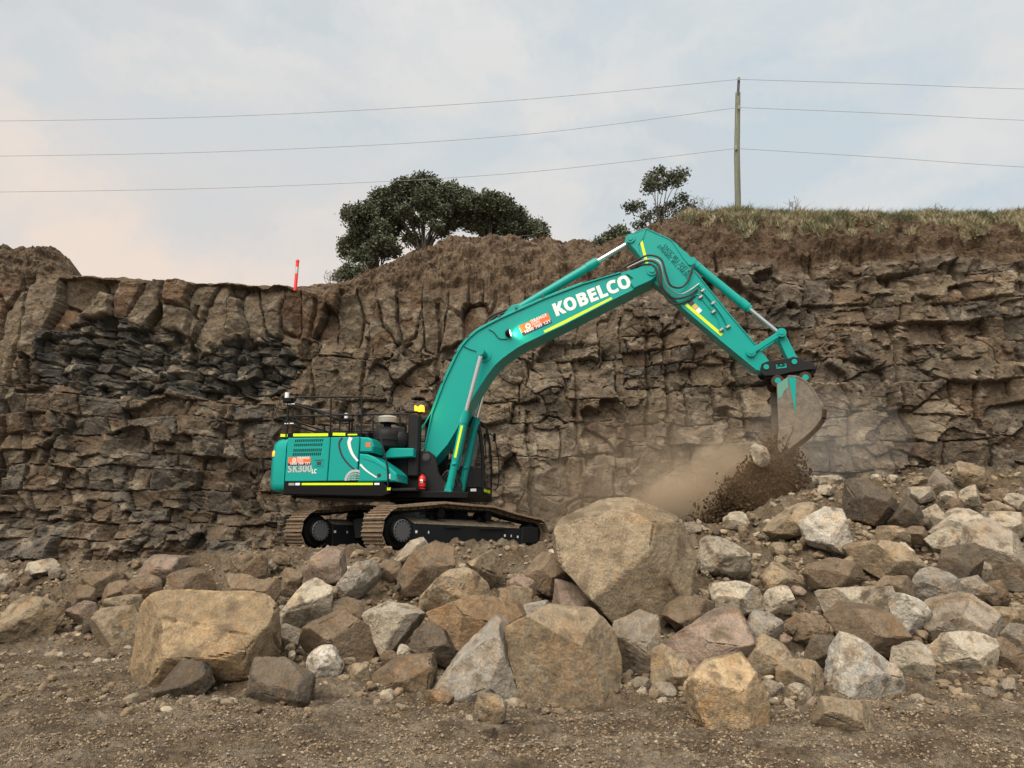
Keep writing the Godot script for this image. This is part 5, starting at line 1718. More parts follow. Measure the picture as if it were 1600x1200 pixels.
func make_front(root: Node) -> void:
	# boom: a bent box girder
	var boom_outline := v2([0.05, 1.98, 0.07, 2.22, 0.23, 3.01, 0.49, 3.71, 0.79, 4.35, 0.90, 4.52, 1.04, 4.67, 1.22, 4.82, 1.43, 4.93, 1.74, 5.08, 2.12, 5.235, 2.72, 5.48, 3.57, 5.77, 4.4, 5.98, 4.86, 6.10, 5.03, 6.12, 5.12, 6.07, 5.175, 5.97, 5.16, 5.84, 5.06, 5.75, 4.64, 5.57, 4.39, 5.46, 3.97, 5.26, 3.14, 4.86, 2.67, 4.66, 2.29, 4.49, 2.10, 4.39, 1.95, 4.29, 1.78, 4.17, 1.62, 4.03, 1.44, 3.80, 1.31, 3.60, 1.14, 3.33, 0.98, 3.03, 0.77, 2.62, 0.56, 2.28, 0.34, 2.03, 0.24, 1.92, 0.12, 1.90])
	var st := begin()
	prism(st, boom_outline, -0.29, 0.29, 0.01)
	var boom := put(commit(st), M.teal, "boom", root)
	# top and bottom flanges stand a little proud of the webs
	var flange := func(pts: Array, t: float, parent: Node, w: float) -> void:
		var s2 := begin()
		for i in pts.size() - 1:
			var a: Vector2 = pts[i]
			var b: Vector2 = pts[i + 1]
			var n := (b - a).normalized().orthogonal() * t
			prism(s2, PackedVector2Array([a - n * 0.5, b - n * 0.5, b + n * 0.5, a + n * 0.5]), -w, w, 0.004)
		put(commit(s2), M.teal, "flange", parent)
	var topl := []
	for i in range(1, 14): topl.append(boom_outline[i])
	var botl := []
	for i in range(20, 36): botl.append(boom_outline[i])
	flange.call(topl, 0.028, boom, 0.33)
	flange.call(botl, 0.028, boom, 0.33)
	# cast end with the arm pin, stiffener and cylinder boss
	for e in [-1.0, 1.0]:
		st = begin()
		prism(st, v2([4.52, 5.94, 4.86, 6.09, 5.03, 6.115, 5.115, 6.07, 5.17, 5.97, 5.15, 5.84, 5.05, 5.755, 4.68, 5.60, 4.60, 5.72, 4.66, 5.82]), 0.285 * e, 0.345 * e, 0.012) if e > 0 else prism(st, v2([4.52, 5.94, 4.86, 6.09, 5.03, 6.115, 5.115, 6.07, 5.17, 5.97, 5.15, 5.84, 5.05, 5.755, 4.68, 5.60, 4.60, 5.72, 4.66, 5.82]), -0.345, -0.285, 0.012)
		put(commit(st), M.teal, "end_casting", boom)
		st = begin(true)
		pin(st, Vector2(5.07, 5.97), 0.115, 0.30 * e, 0.375 * e)
		pin(st, Vector2(5.07, 5.97), 0.06, 0.375 * e, 0.40 * e)
		put(commit(st), M.teal, "arm_pin", boom)
		st = begin(true)
		pin(st, Vector2(1.37, 4.27), 0.17, 0.285 * e, 0.305 * e)
		pin(st, Vector2(1.37, 4.27), 0.085, 0.305 * e, 0.66 * e)
		put(commit(st), M.teal, "cylinder_boss", boom)
	var dir := atan2(5.37 - 4.96, 4.15 - 3.01)
	lettering("KOBELCO", Vector3(2.985, 4.965, 0.2925), 0.275, dir, M.white, boom, "lettering", 900, 1.02)
	sticker(Vector2(2.245, 4.66), atan2(0.27, 0.66), 0.70, 0.2915, boom)
	strip(Vector2(2.72, 4.725), Vector2(4.20, 5.405), 0.075, 0.2915, M.lime, "lime_stripe", boom)
	# work lamp on the side of the boom
	var lens_at := Vector3(1.985, 4.72, 0.345)
	st = begin(true)
	lathe(st, [Vector2(0, -0.08), Vector2(0.05, -0.07), Vector2(0.085, -0.02), Vector2(0.095, 0.035), Vector2(0.085, 0.038)], lens_at - Vector3(0.05, 0, 0), 20, Basis(Vector3(0, 0, 1), -PI / 2 + 0.2))
	var wl := put(commit(st), M.black, "work_lamp", boom)
	st = begin(true)
	lathe(st, [Vector2(0.085, 0.03), Vector2(0.06, 0.045), Vector2(0, 0.05)], lens_at - Vector3(0.05, 0, 0), 20, Basis(Vector3(0, 0, 1), -PI / 2 + 0.2))
	put(commit(st), M.lamp, "lamp_lens", wl)
	var sl := SpotLight3D.new()
	sl.light_color = Color(1.0, 0.90, 0.66)
	sl.light_energy = 0.16
	sl.spot_range = 40.0
	sl.spot_angle = 62.0
	sl.light_size = 0.06
	sl.shadow_enabled = true
	boom.add_child(sl)
	sl.position = lens_at + Vector3(0.035, 0.0, 0.012)
	sl.rotation = Vector3(0.12, -PI / 2 + 0.42, 0)
	# pipes along the back of the boom
	for q in [[0.24, 0.045, 0.020], [0.16, 0.05, 0.020], [0.05, 0.05, 0.026], [-0.08, 0.05, 0.026], [-0.18, 0.05, 0.02]]:
		var pts := []
		for i in range(2, 13):
			var a := boom_outline[i]
			var t := (boom_outline[i + 1] - boom_outline[i - 1]).normalized()
			var n := Vector2(-t.y, t.x)
			pts.append(Vector3(a.x + n.x * q[1], a.y + n.y * q[1], q[0]))
		st = begin(true)
		tube(st, smooth_path(pts, 3), q[2], q[2], 7)
		put(commit(st), M.teal, "pipe", boom)
	for i in [3, 4, 6, 9, 10, 11]:
		var a := boom_outline[i]
		var t := (boom_outline[i + 1] - boom_outline[i - 1]).normalized()
		st = begin()
		box(st, Vector3(a.x - t.y * 0.05, a.y + t.x * 0.05, 0.06), Vector3(0.06, 0.085, 0.50), 0.01, Basis(Vector3.BACK, atan2(t.y, t.x)))
		put(commit(st), M.steel_dark, "pipe_clamp", boom)
	var hose := func(pts: Array, r: float, m: Material, parent: Node, called := "hose") -> void:
		var s2 := begin(true)
		tube(s2, smooth_path(pts, 7), r, r, 8)
		put(commit(s2), m, called, parent)
	for k in 5:
		var o := 0.035 * k
		hose.call([Vector3(0.20 - o * 0.6, 3.05, 0.24 - 0.09 * k), Vector3(0.02 - o, 2.72, 0.26 - 0.07 * k), Vector3(-0.10 - o, 2.40, 0.30), Vector3(-0.16 - 0.5 * o, 2.12, 0.32 - 0.04 * k), Vector3(-0.12, 1.85, 0.28)], 0.017, M.teal if k % 2 == 0 else M.hose, boom)
	st = begin()
	for k in 3: box(st, Vector3(-0.10 - 0.05 * k, 2.27, 0.33 - 0.02 * k), Vector3(0.035, 0.07, 0.035), 0.006)
	tag(put(commit(st), M.steel, "hose_fittings", boom), "", "", "", "stuff")
	hose.call([Vector3(1.30, 4.93, 0.10), Vector3(1.45, 5.16, 0.12), Vector3(1.75, 5.30, 0.10), Vector3(2.08, 5.42, 0.04)], 0.030, M.hose, boom)
	hose.call([Vector3(1.36, 4.95, 0.0), Vector3(1.55, 5.20, 0.0), Vector3(1.85, 5.30, 0.0), Vector3(2.1, 5.38, -0.02)], 0.026, M.hose, boom)
	hose.call([Vector3(1.35, 4.30, 0.305), Vector3(1.18, 4.36, 0.31), Vector3(1.02, 4.42, 0.31), Vector3(0.92, 4.48, 0.31)], 0.008, M.black, boom, "cable")
	hose.call([Vector3(1.90, 4.60, 0.305), Vector3(1.72, 4.62, 0.31), Vector3(1.60, 4.76, 0.31), Vector3(1.48, 4.84, 0.31)], 0.008, M.black, boom, "cable")
	# arm cylinder over the boom, its bracket, boom cylinders on both sides
	plate(v2([1.62, 5.02, 1.95, 5.40, 2.10, 5.44, 2.22, 5.36, 2.35, 5.32]), -0.16, -0.10, M.teal, "cylinder_bracket", boom, 0.01)
	plate(v2([1.62, 5.02, 1.95, 5.40, 2.10, 5.44, 2.22, 5.36, 2.35, 5.32]), 0.10, 0.16, M.teal, "cylinder_bracket", boom, 0.01)
	cylinder(Vector2(2.08, 5.355), Vector2(3.85, 6.35), Vector2(4.60, 6.77), 0.0, 0.095, 0.055, "arm_cylinder", root)
	for e in [1.0, -1.0]:
		var g := cylinder(Vector2(0.705, 1.37), Vector2(1.03, 2.94), Vector2(1.37, 4.27), 0.53 * e, 0.082, 0.048, "boom_cylinder", root)
		st = begin(true)
		tube(st, PackedVector3Array([Vector3(0.86, 1.75, 0.53 * e - 0.10), Vector3(1.04, 2.70, 0.53 * e - 0.10)]), 0.018, 0.018, 7)
		put(commit(st), M.teal, "pipe", g)
		st = begin()
		box(st, Vector3(0.815, 1.86, 0.53 * e - 0.05), Vector3(0.09, 0.05, 0.32), 0.01, Basis(Vector3.BACK, 0.2))
		put(commit(st), M.teal, "pipe_clamp", g)
		if e > 0:
			var d := Vector2(1.03 - 0.705, 2.94 - 1.37).normalized()
			strip(Vector2(0.835, 1.99) - Vector2(0.0, 0.0), Vector2(0.975, 2.665), 0.05, 0.61, M.lime, "lime_stripe", g)
	for k in 3:
		hose.call([Vector3(0.40, 1.50, 0.30 - 0.2 * k), Vector3(0.62, 1.72, 0.42 - 0.25 * k), Vector3(0.74, 1.60, 0.42 - 0.3 * k), Vector3(0.78, 1.40, 0.36 - 0.3 * k)], 0.024, M.hose, root)
	# arm: the dipper, with the tall back plate for the cylinder
	var arm_outline := v2([4.98, 6.99, 4.60, 6.865, 4.55, 6.80, 4.55, 6.71, 4.72, 6.50, 4.86, 6.30, 4.93, 6.05, 4.96, 5.90, 5.12, 5.72, 5.45, 5.45, 5.74, 5.10, 6.47, 4.37, 7.14, 3.73, 7.27, 3.68, 7.38, 3.76, 7.39, 3.93, 7.14, 4.27, 6.67, 4.92, 6.19, 5.63, 5.98, 5.95, 5.95, 6.20, 5.84, 6.36, 5.66, 6.54, 5.46, 6.72])
	st = begin()
	prism(st, arm_outline, -0.20, 0.20, 0.012)
	var arm := put(commit(st), M.teal, "arm", root)
	flange.call([Vector2(5.45, 5.45), Vector2(5.74, 5.10), Vector2(6.47, 4.37), Vector2(7.14, 3.73)], 0.024, arm, 0.235)
	flange.call([Vector2(7.14, 4.27), Vector2(6.67, 4.92), Vector2(6.19, 5.63), Vector2(5.98, 5.95)], 0.022, arm, 0.225)
	flange.call([Vector2(4.60, 6.865), Vector2(4.98, 6.99), Vector2(5.46, 6.72), Vector2(5.66, 6.54)], 0.024, arm, 0.215)
	for e in [-1.0, 1.0]:
		st = begin()
		prism(st, v2([4.98, 6.97, 4.62, 6.85, 4.57, 6.79, 4.57, 6.71, 4.73, 6.51, 4.82, 6.36, 4.80, 6.62, 4.92, 6.78]), minf(0.195 * e, 0.222 * e), maxf(0.195 * e, 0.222 * e), 0.006)
		prism(st, v2([5.50, 6.69, 5.66, 6.53, 5.84, 6.36, 5.95, 6.20, 5.97, 6.02, 5.86, 6.08, 5.74, 6.26]), minf(0.195 * e, 0.218 * e), maxf(0.195 * e, 0.218 * e), 0.006)
		put(commit(st), M.teal, "doubler_plate", arm)
		st = begin(true)
		pin(st, Vector2(4.63, 6.77), 0.10, 0.2 * e, 0.26 * e)
		pin(st, Vector2(4.63, 6.77), 0.05, 0.26 * e, 0.28 * e)
		put(commit(st), M.teal, "arm_pin", arm)
		st = begin(true)
		pin(st, Vector2(5.90, 6.15), 0.07, 0.21 * e, 0.24 * e)
		put(commit(st), M.teal, "arm_pin", arm)
	var ad := atan2(5.94 - 6.58, 5.84 - 5.33)
	lettering("STATIC WLL 3241 KG", Vector3(5.285, 6.535, 0.2015), 0.088, ad, M.black, arm, "lettering", 400, 0.80)
	lettering("DYNAMIC WLL 2483KG", Vector3(5.165, 6.535, 0.2015), 0.088, ad, M.black, arm, "lettering", 400, 0.80)
	strip(Vector2(5.76, 5.22), Vector2(6.47, 4.51), 0.065, 0.2015, M.lime, "lime_stripe", arm)
	strip(Vector2(4.86, 6.72), Vector2(4.985, 6.12), 0.06, 0.2015, M.lime, "lime_stripe", arm)
	var dd := (Vector2(6.06, 5.03) - Vector2(5.84, 5.29)).normalized()
	for k in 3:
		var p := Vector2(5.84, 5.29) + dd * 0.115 * k
		strip(p, p + dd * 0.105, 0.10, 0.2015, [M.steel_dark, M.lime_dull, M.white][k], "decal", arm)
	# hoses round the joint and pipes down the arm
	hose.call([Vector3(4.35, 6.06, 0.20), Vector3(4.75, 6.24, 0.30), Vector3(5.02, 6.30, 0.40), Vector3(5.27, 6.18, 0.44), Vector3(5.36, 5.85, 0.44), Vector3(5.45, 5.60, 0.40), Vector3(5.66, 5.56, 0.34), Vector3(5.82, 5.72, 0.28), Vector3(5.90, 5.95, 0.25), Vector3(5.96, 6.08, 0.22)], 0.022, M.hose, arm)
	hose.call([Vector3(4.55, 6.10, 0.26), Vector3(4.95, 6.22, 0.36), Vector3(5.22, 6.14, 0.42), Vector3(5.30, 5.85, 0.42), Vector3(5.38, 5.60, 0.38), Vector3(5.62, 5.42, 0.32), Vector3(5.86, 5.52, 0.26), Vector3(6.05, 5.66, 0.23)], 0.013, M.steel, arm)
	hose.call([Vector3(4.60, 6.08, 0.30), Vector3(4.98, 6.18, 0.40), Vector3(5.20, 6.06, 0.45), Vector3(5.25, 5.80, 0.45), Vector3(5.28, 5.56, 0.41), Vector3(5.50, 5.33, 0.35), Vector3(5.80, 5.38, 0.28), Vector3(6.02, 5.54, 0.24)], 0.024, M.hose, arm)
	hose.call([Vector3(4.62, 6.06, 0.24), Vector3(4.98, 6.12, 0.34), Vector3(5.16, 5.98, 0.39), Vector3(5.20, 5.70, 0.39), Vector3(5.30, 5.42, 0.35), Vector3(5.50, 5.22, 0.29), Vector3(5.78, 5.28, 0.24), Vector3(5.96, 5.40, 0.22)], 0.020, M.hose, arm)
	hose.call([Vector3(6.06, 5.62, 0.225), Vector3(6.14, 5.48, 0.225), Vector3(6.40, 5.10, 0.225), Vector3(6.54, 4.86, 0.225), Vector3(6.60, 4.70, 0.225)], 0.030, M.teal, arm, "pipe")
	hose.call([Vector3(5.94, 5.40, 0.215), Vector3(6.04, 5.40, 0.215), Vector3(6.18, 5.20, 0.215), Vector3(6.36, 4.95, 0.215), Vector3(6.42, 4.80, 0.215), Vector3(6.44, 4.60, 0.215)], 0.012, M.teal, arm, "pipe")
	for q in [[6.12, 5.50], [6.32, 5.21], [6.07, 5.36], [6.32, 5.02], [6.46, 4.62], [6.60, 4.68]]:
		st = begin()
		box(st, Vector3(q[0], q[1], 0.23), Vector3(0.10, 0.05, 0.06), 0.01, Basis(Vector3.BACK, 0.6))
		put(commit(st), M.steel, "pipe_clamp", arm)
	cylinder(Vector2(6.00, 6.17), Vector2(7.05, 5.14), Vector2(7.66, 4.545), 0.0, 0.090, 0.045, "bucket_cylinder", root)
	# tipping links
	for e in [-1.0, 1.0]:
		var g := group_node("link", root)
		var z: float = 0.235 * e
		var bar := func(a: Vector2, b: Vector2, w: float, z0: float, z1: float) -> void:
			var n := (b - a).normalized().orthogonal() * w * 0.5
			plate(PackedVector2Array([a + n, b + n, b - n, a - n]), z0, z1, M.teal, "link_bar", g, 0.012)
		bar.call(Vector2(7.03, 4.11), Vector2(7.66, 4.50), 0.11, z - 0.03, z + 0.03)
		for p in [Vector2(7.03, 4.11), Vector2(7.66, 4.50)]:
			st = begin(true)
			pin(st, p, 0.095, z - 0.045, z + 0.045)
			pin(st, p, 0.05, z - 0.06, z + 0.06)
			put(commit(st), M.teal, "link_pin", g)
	var hl := plate(v2([7.58, 4.46, 7.74, 4.52, 7.98, 3.92, 7.80, 3.86]), -0.13, 0.17, M.teal, "tipping_link", root, 0.012)
	# quick coupler
	var cp: Node3D
	for e in [-1.0, 1.0]:
		var z: float = 0.21 * e
		cp = plate(v2([7.20, 3.76, 7.235, 3.86, 7.34, 3.905, 7.78, 3.955, 7.87, 3.985, 7.98, 3.95, 8.06, 3.90, 8.20, 3.86, 8.27, 3.80, 8.28, 3.70, 8.16, 3.70, 8.02, 3.68, 7.76, 3.65, 7.56, 3.60, 7.28, 3.60, 7.21, 3.66]), z - 0.035, z + 0.035, M.charcoal, "coupler_plate", root, 0.010)
		st = begin(true)
		for p in [Vector2(7.315, 3.785), Vector2(7.875, 3.875)]: pin(st, p, 0.055, z - 0.055, z + 0.055)
		put(commit(st), M.teal, "coupler_pin", cp)
	st = begin()
	box(st, Vector3(7.615, 3.79, 0.248), Vector3(0.20, 0.085, 0.006), 0.001, Basis(Vector3.BACK, 0.10))
	put(commit(st), M.teal, "maker_plate", cp)
	lettering("A2", Vector3(7.535, 3.745, 0.2525), 0.072, 0.10, M.black, cp, "lettering", 900, 1.1)
	lettering("=", Vector3(7.66, 3.758, 0.2525), 0.06, 0.10, M.black, cp, "lettering", 900, 0.8)
	st = begin()
	box(st, Vector3(7.78, 3.62, 0), Vector3(0.95, 0.16, 0.38), 0.03, Basis(Vector3.BACK, 0.05))
	prism(st, v2([8.10, 3.60, 8.30, 3.66, 8.34, 3.76, 8.28, 3.82, 8.12, 3.80]), -0.12, 0.12, 0.02)
	put(commit(st), M.black, "coupler_body", root)
	# bucket: two cheeks, the wrapper round the back, the wear plates, lip and teeth
	var cheek := v2([7.47, 3.38, 7.70, 3.53, 7.86, 3.52, 8.02, 3.43, 8.13, 3.27, 8.23, 3.06, 8.285, 2.86, 8.26, 2.68, 8.14, 2.52, 7.95, 2.34, 7.60, 2.08, 7.50, 2.14, 7.45, 2.40, 7.455, 2.8])
	var bucket := group_node("bucket", root)
	var bk := 0.44
	for e in [-1.0, 1.0]:
		plate(cheek, minf(e * bk, e * (bk - 0.045)), maxf(e * bk, e * (bk - 0.045)), M.worn, "cheek", bucket, 0.008)
	st = begin()
	for i in range(1, 10):
		var a := cheek[i]
		var b := cheek[i + 1]
		var n := (b - a).normalized().orthogonal()
		prism(st, PackedVector2Array([a + n * 0.012, b + n * 0.012, b - n * 0.028, a - n * 0.028]), -bk - 0.012, bk + 0.012, 0.006)
	put(commit(st), M.worn, "wrapper", bucket)
	st = begin()
	for i in range(6, 10):
		var a := cheek[i]
		var b := cheek[i + 1]
		var n := -(b - a).normalized().orthogonal()
		for k in 3:
			prism(st, PackedVector2Array([a + n * (0.016 + 0.034 * k), b + n * (0.016 + 0.034 * k), b + n * (0.046 + 0.034 * k), a + n * (0.046 + 0.034 * k)]), -bk - 0.03 + 0.02 * k, bk + 0.03 - 0.02 * k, 0.005)
	put(commit(st), M.worn_dark, "wear_plates", bucket)
	st = begin()
	prism(st, v2([7.70, 3.522, 7.845, 3.512, 7.79, 2.78]), bk + 0.001, bk + 0.007, 0.001)
	put(commit(st), M.teal, "painted_rib", bucket)
	st = begin()
	prism(st, v2([7.48, 3.37, 7.69, 3.515, 7.685, 3.30, 7.60, 3.24, 7.56, 3.12, 7.47, 3.08]), bk + 0.001, bk + 0.005, 0.001)
	put(commit(st), M.teal_dusty, "paint_patch", bucket)
	st = begin()
	prism(st, v2([7.45, 2.48, 7.72, 2.54, 7.70, 2.40, 7.46, 1.98, 7.40, 2.05]), bk - 0.06, bk + 0.03, 0.012)
	put(commit(st), M.worn, "side_cutter", bucket)
	for k in 5:
		st = begin()
		prism(st, v2([7.66, 2.16, 7.56, 2.06, 7.36, 1.90, 7.34, 1.87, 7.42, 1.86, 7.62, 1.98, 7.72, 2.08]), -0.055, 0.055, 0.015, Transform3D(Basis.IDENTITY, Vector3(0, 0, -0.36 + 0.18 * k)))
		put(commit(st), M.worn_dark, "tooth", bucket)
	for p in [Vector2(7.51, 3.47), Vector2(8.05, 3.52)]:
		for e in [-1.0, 1.0]:
			st = begin(true)
			pin(st, p, 0.125, 0.27 * e, 0.33 * e)
			put(commit(st), M.worn_dark, "ear_ring", bucket)
			st = begin(true)
			pin(st, p, 0.062, 0.33 * e, 0.36 * e)
			put(commit(st), M.teal, "bucket_pin", bucket)
	st = begin(true)
	for p in [Vector2(7.51, 3.47), Vector2(8.05, 3.52)]: pin(st, p, 0.055, -0.3, 0.3)
	put(commit(st), M.worn_dark, "pin_shaft", bucket)
	for e in [-1.0, 1.0]:
		plate(v2([7.42, 3.44, 7.52, 3.60, 7.66, 3.50, 7.90, 3.50, 8.04, 3.64, 8.16, 3.52, 8.08, 3.38, 7.70, 3.40]), e * 0.30 - 0.025, e * 0.30 + 0.025, M.worn, "ear", bucket, 0.01)

func make_cab(root: Node) -> void:
	var cab := group_node("cab", root)
	var z0 := -1.44
	var z1 := -0.50
	var st := begin()
	# floor box, sill and rear wall
	box(st, Vector3(0.42, 1.30, (z0 + z1) * 0.5), Vector3(1.60, 0.24, z1 - z0), 0.03)
	put(commit(st), M.black, "cab_base", cab)
	plate(v2([-0.40, 1.42, 1.16, 1.42, 1.17, 1.86, 0.70, 1.88, 0.45, 1.62, -0.40, 1.62]), z1 - 0.05, z1, M.charcoal, "side_skin", cab, 0.01)
	plate(v2([-0.40, 1.42, 1.16, 1.42, 1.17, 1.62, -0.40, 1.62]), z0, z0 + 0.05, M.charcoal, "side_skin", cab, 0.01)
	# pillars and roof
	for z in [z1 - 0.03, z0 + 0.03]:
		st = begin()
		tube(st, smooth_path([Vector3(1.18, 1.40, z), Vector3(1.19, 1.95, z), Vector3(1.14, 2.50, z), Vector3(1.06, 2.86, z), Vector3(0.96, 2.99, z), Vector3(0.80, 3.03, z)], 4), 0.045, 0.045, 8)
		put(commit(st), M.charcoal, "front_pillar", cab)
		st = begin()
		box(st, Vector3(0.35, 2.25, z), Vector3(0.09, 1.55, 0.07), 0.012)
		put(commit(st), M.charcoal, "door_pillar", cab)
		st = begin()
		box(st, Vector3(-0.38, 2.2, z), Vector3(0.10, 1.6, 0.08), 0.012)
		put(commit(st), M.charcoal, "rear_pillar", cab)
	plate(v2([-0.42, 2.96, 0.86, 2.98, 1.02, 2.93, 0.96, 3.02, 0.80, 3.07, -0.40, 3.05]), z0 + 0.01, z1 - 0.01, M.charcoal, "roof", cab, 0.02)
	plate(v2([0.30, 3.055, 0.82, 3.075, 1.0, 2.99, 1.02, 3.0, 0.84, 3.10, 0.30, 3.085]), z0 + 0.02, z1 - 0.02, M.pre, "roof_edge", cab, 0.004)
	plate(v2([0.42, 1.9, 1.14, 1.9, 1.09, 2.55, 1.02, 2.84, 0.90, 2.95, 0.42, 2.95]), z1 - 0.035, z1 - 0.029, M.glass, "side_window", cab, 0.001)
	plate(v2([0.42, 1.6, 1.14, 1.6, 1.09, 2.55, 1.02, 2.84, 0.90, 2.95, 0.42, 2.95]), z0 + 0.029, z0 + 0.035, M.glass, "side_window", cab, 0.001)
	# windscreen in two sashes
	st = begin()
	var ws := [Vector2(1.205, 1.44), Vector2(1.21, 1.95), Vector2(1.16, 2.50), Vector2(1.085, 2.84)]
	for i in 3:
		var a: Vector2 = ws[i]
		var b: Vector2 = ws[i + 1]
		quad(st, Vector3(a.x, a.y, z0 + 0.07), Vector3(b.x, b.y, z0 + 0.07), Vector3(b.x, b.y, z1 - 0.07), Vector3(a.x, a.y, z1 - 0.07))
	put(commit(st), M.glass, "windscreen", cab)
	st = begin()
	box(st, Vector3(1.215, 1.97, (z0 + z1) * 0.5), Vector3(0.03, 0.02, z1 - z0 - 0.12), 0.004)
	put(commit(st), M.steel, "sash_bar", cab)
	st = begin()
	box(st, Vector3(1.20, 1.42, (z0 + z1) * 0.5), Vector3(0.06, 0.06, z1 - z0 - 0.08), 0.01)
	put(commit(st), M.charcoal, "lower_sill", cab)
	# wiper
	st = begin()
	tube(st, PackedVector3Array([Vector3(1.235, 2.06, z1 - 0.14), Vector3(1.20, 2.56, z1 - 0.20)]), 0.012, 0.012, 6)
	box(st, Vector3(1.20, 2.60, z1 - 0.18), Vector3(0.05, 0.10, 0.05), 0.01)
	put(commit(st), M.black, "wiper", cab)
	# seat and console inside
	st = begin()
	box(st, Vector3(0.10, 1.72, -0.97), Vector3(0.52, 0.14, 0.5), 0.04)
	box(st, Vector3(-0.16, 2.10, -0.97), Vector3(0.14, 0.72, 0.48), 0.04, Basis(Vector3.BACK, 0.12))
	put(commit(st), M.black, "seat", cab)
	st = begin()
	box(st, Vector3(0.55, 1.70, -0.66), Vector3(0.7, 0.5, 0.2), 0.04)
	put(commit(st), M.charcoal, "console", cab)
	# lime tape and plate on the base, mirror bow
	st = begin()
	for k in 2: box(st, Vector3(1.225, 1.365 - 0.008 * k, -0.68 - 0.36 * k), Vector3(0.006, 0.085, 0.30), 0.001)
	put(commit(st), M.lime, "lime_stripe", cab)
	strip(Vector2(0.92, 1.365), Vector2(1.05, 1.365), 0.06, z1 + 0.001, M.white, "decal", cab)
	st = begin(true)
	tube(st, smooth_path([Vector3(1.10, 2.72, z0 + 0.1), Vector3(1.22, 2.70, z0), Vector3(1.33, 2.40, z0 - 0.02), Vector3(1.38, 1.95, z0 - 0.02), Vector3(1.36, 1.50, z0), Vector3(1.24, 1.40, z0 + 0.05)], 6), 0.014, 0.014, 7)
	put(commit(st), M.charcoal, "mirror_bow", cab)
	st = begin()
	box(st, Vector3(1.27, 2.66, z0 - 0.02), Vector3(0.05, 0.18, 0.12), 0.015)
	put(commit(st), M.black, "mirror", cab)

# ---------------------------------------------------------------- dust and falling soil
func make_dust() -> void:
	var root := thing("dust_cloud")
	tag(root, "tan dust drifting from the soil that falls out of the bucket", "dust", "", "stuff")
	var puff := func(px: float, py: float, depth: float, w: float, h: float, l: float, density: float, c: Color) -> void:
		var m := FogMaterial.new()
		m.albedo = c.linear_to_srgb()
		m.density = density * 0.6
		for k in [1.2, 0.75]:
			var f := FogVolume.new()
			f.shape = RenderingServer.FOG_VOLUME_SHAPE_ELLIPSOID
			f.size = Vector3(w, h, l) * k
			f.material = m
			f.name = "puff"
			root.add_child(f, true)
			f.position = at(px + 8.0 * (k - 1.0), py + 10.0 * (1.0 - k), depth)
	var tan := Color(0.97, 0.76, 0.53)
	var brown := Color(0.86, 0.58, 0.34)
	var rd := RandomNumberGenerator.new()
	rd.seed = 23
	for k in 22:
		var t := rd.randf()
		var px := 1150.0 - 120.0 * t + rd.randfn(0.0, 14.0)
		var py := lerpf(735.0, 800.0, t) + rd.randfn(0.0, 16.0)
		var s := rd.randf_range(0.45, 1.25)
		puff.call(px, py, rd.randf_range(15.9, 17.2), s * 1.3, s, s, 0.42 / s * (1.0 - 0.45 * t), tan if rd.randf() < 0.65 else brown)
	puff.call(1010, 745, 17.8, 4.6, 2.6, 2.4, 0.10, tan)
	puff.call(1080, 700, 18.2, 3.0, 2.4, 2.0, 0.07, tan)
	puff.call(900, 790, 18.6, 5.0, 1.6, 2.2, 0.085, tan)
	puff.call(1290, 690, 17.4, 3.2, 1.9, 2.2, 0.12, Color(0.92, 0.86, 0.78))
	puff.call(1232, 690, 14.7, 1.3, 1.1, 0.6, 0.18, tan)
	puff.call(1200, 745, 14.9, 1.6, 1.3, 0.7, 0.16, brown)
	puff.call(1180, 775, 15.75, 1.3, 1.2, 0.8, 1.3, Color(0.28, 0.175, 0.10))
	puff.call(1205, 745, 15.7, 0.75, 1.6, 0.6, 2.0, Color(0.24, 0.145, 0.09))
	# grains in the air
	var rng := RandomNumberGenerator.new()
	rng.seed = 41
	var o2 := any_outline("b", rng)
	for i in o2.size(): o2[i] = o2[i] - Vector2(0.5, 0.5)
	var src := rock_mesh(o2, 0.9, 8, 3, "white", 0.3)
	var arr := src.surface_get_arrays(0)
	arr[Mesh.ARRAY_COLOR] = null
	arr[Mesh.ARRAY_NORMAL] = null
	var gm := ArrayMesh.new()
	gm.add_surface_from_arrays(Mesh.PRIMITIVE_TRIANGLES, arr)
	gm.surface_set_material(0, M.pebble)
	var mm := MultiMesh.new()
	mm.transform_format = MultiMesh.TRANSFORM_3D
	mm.use_colors = true
	mm.mesh = gm
	mm.instance_count = 46000
	for i in 46000:
		var t := pow(rng.randf(), 0.75)
		var cx := lerpf(1226, 1174, t)
		var half := lerpf(14, 92, pow(t, 0.8))
		var g := clampf(rng.randfn(-0.05, 0.46), -1.7, 1.25)
		var px := cx + g * half
		var py := lerpf(676, 812, t) + absf(g) * 10.0 + rng.randfn(0.0, 5.0)
		var s := lerpf(0.006, 0.075, pow(rng.randf(), 7.0))
		var p := at(px, py, 15.7 + rng.randfn(0.0, 0.22))
		var b := Basis.from_euler(Vector3(rng.randf() * TAU, rng.randf() * TAU, 0)).scaled(Vector3(1, rng.randf_range(1.0, 1.5), 1) * s)
		mm.set_instance_transform(i, Transform3D(b, p))
		var c := Color(0.046, 0.030, 0.018) * rng.randf_range(0.7, 1.9)
		c.a = 1.0
		mm.set_instance_color(i, c)
	var fall := MultiMeshInstance3D.new()
	fall.multimesh = mm
	fall.name = "falling_soil"
	add_child(fall, true)
	tag(fall, "dark brown soil pouring down out of the excavator bucket", "soil", "", "stuff")
	lay_rock("boulder", 1171, 686, 1206, 731, "pale", "r", "tan boulder in mid-air falling with the soil from the bucket", [0.0, 0.30, 0.40, 0.0, 0.80, 0.06, 1.0, 0.40, 0.94, 0.86, 0.60, 1.0, 0.16, 0.84], [], 15.0)

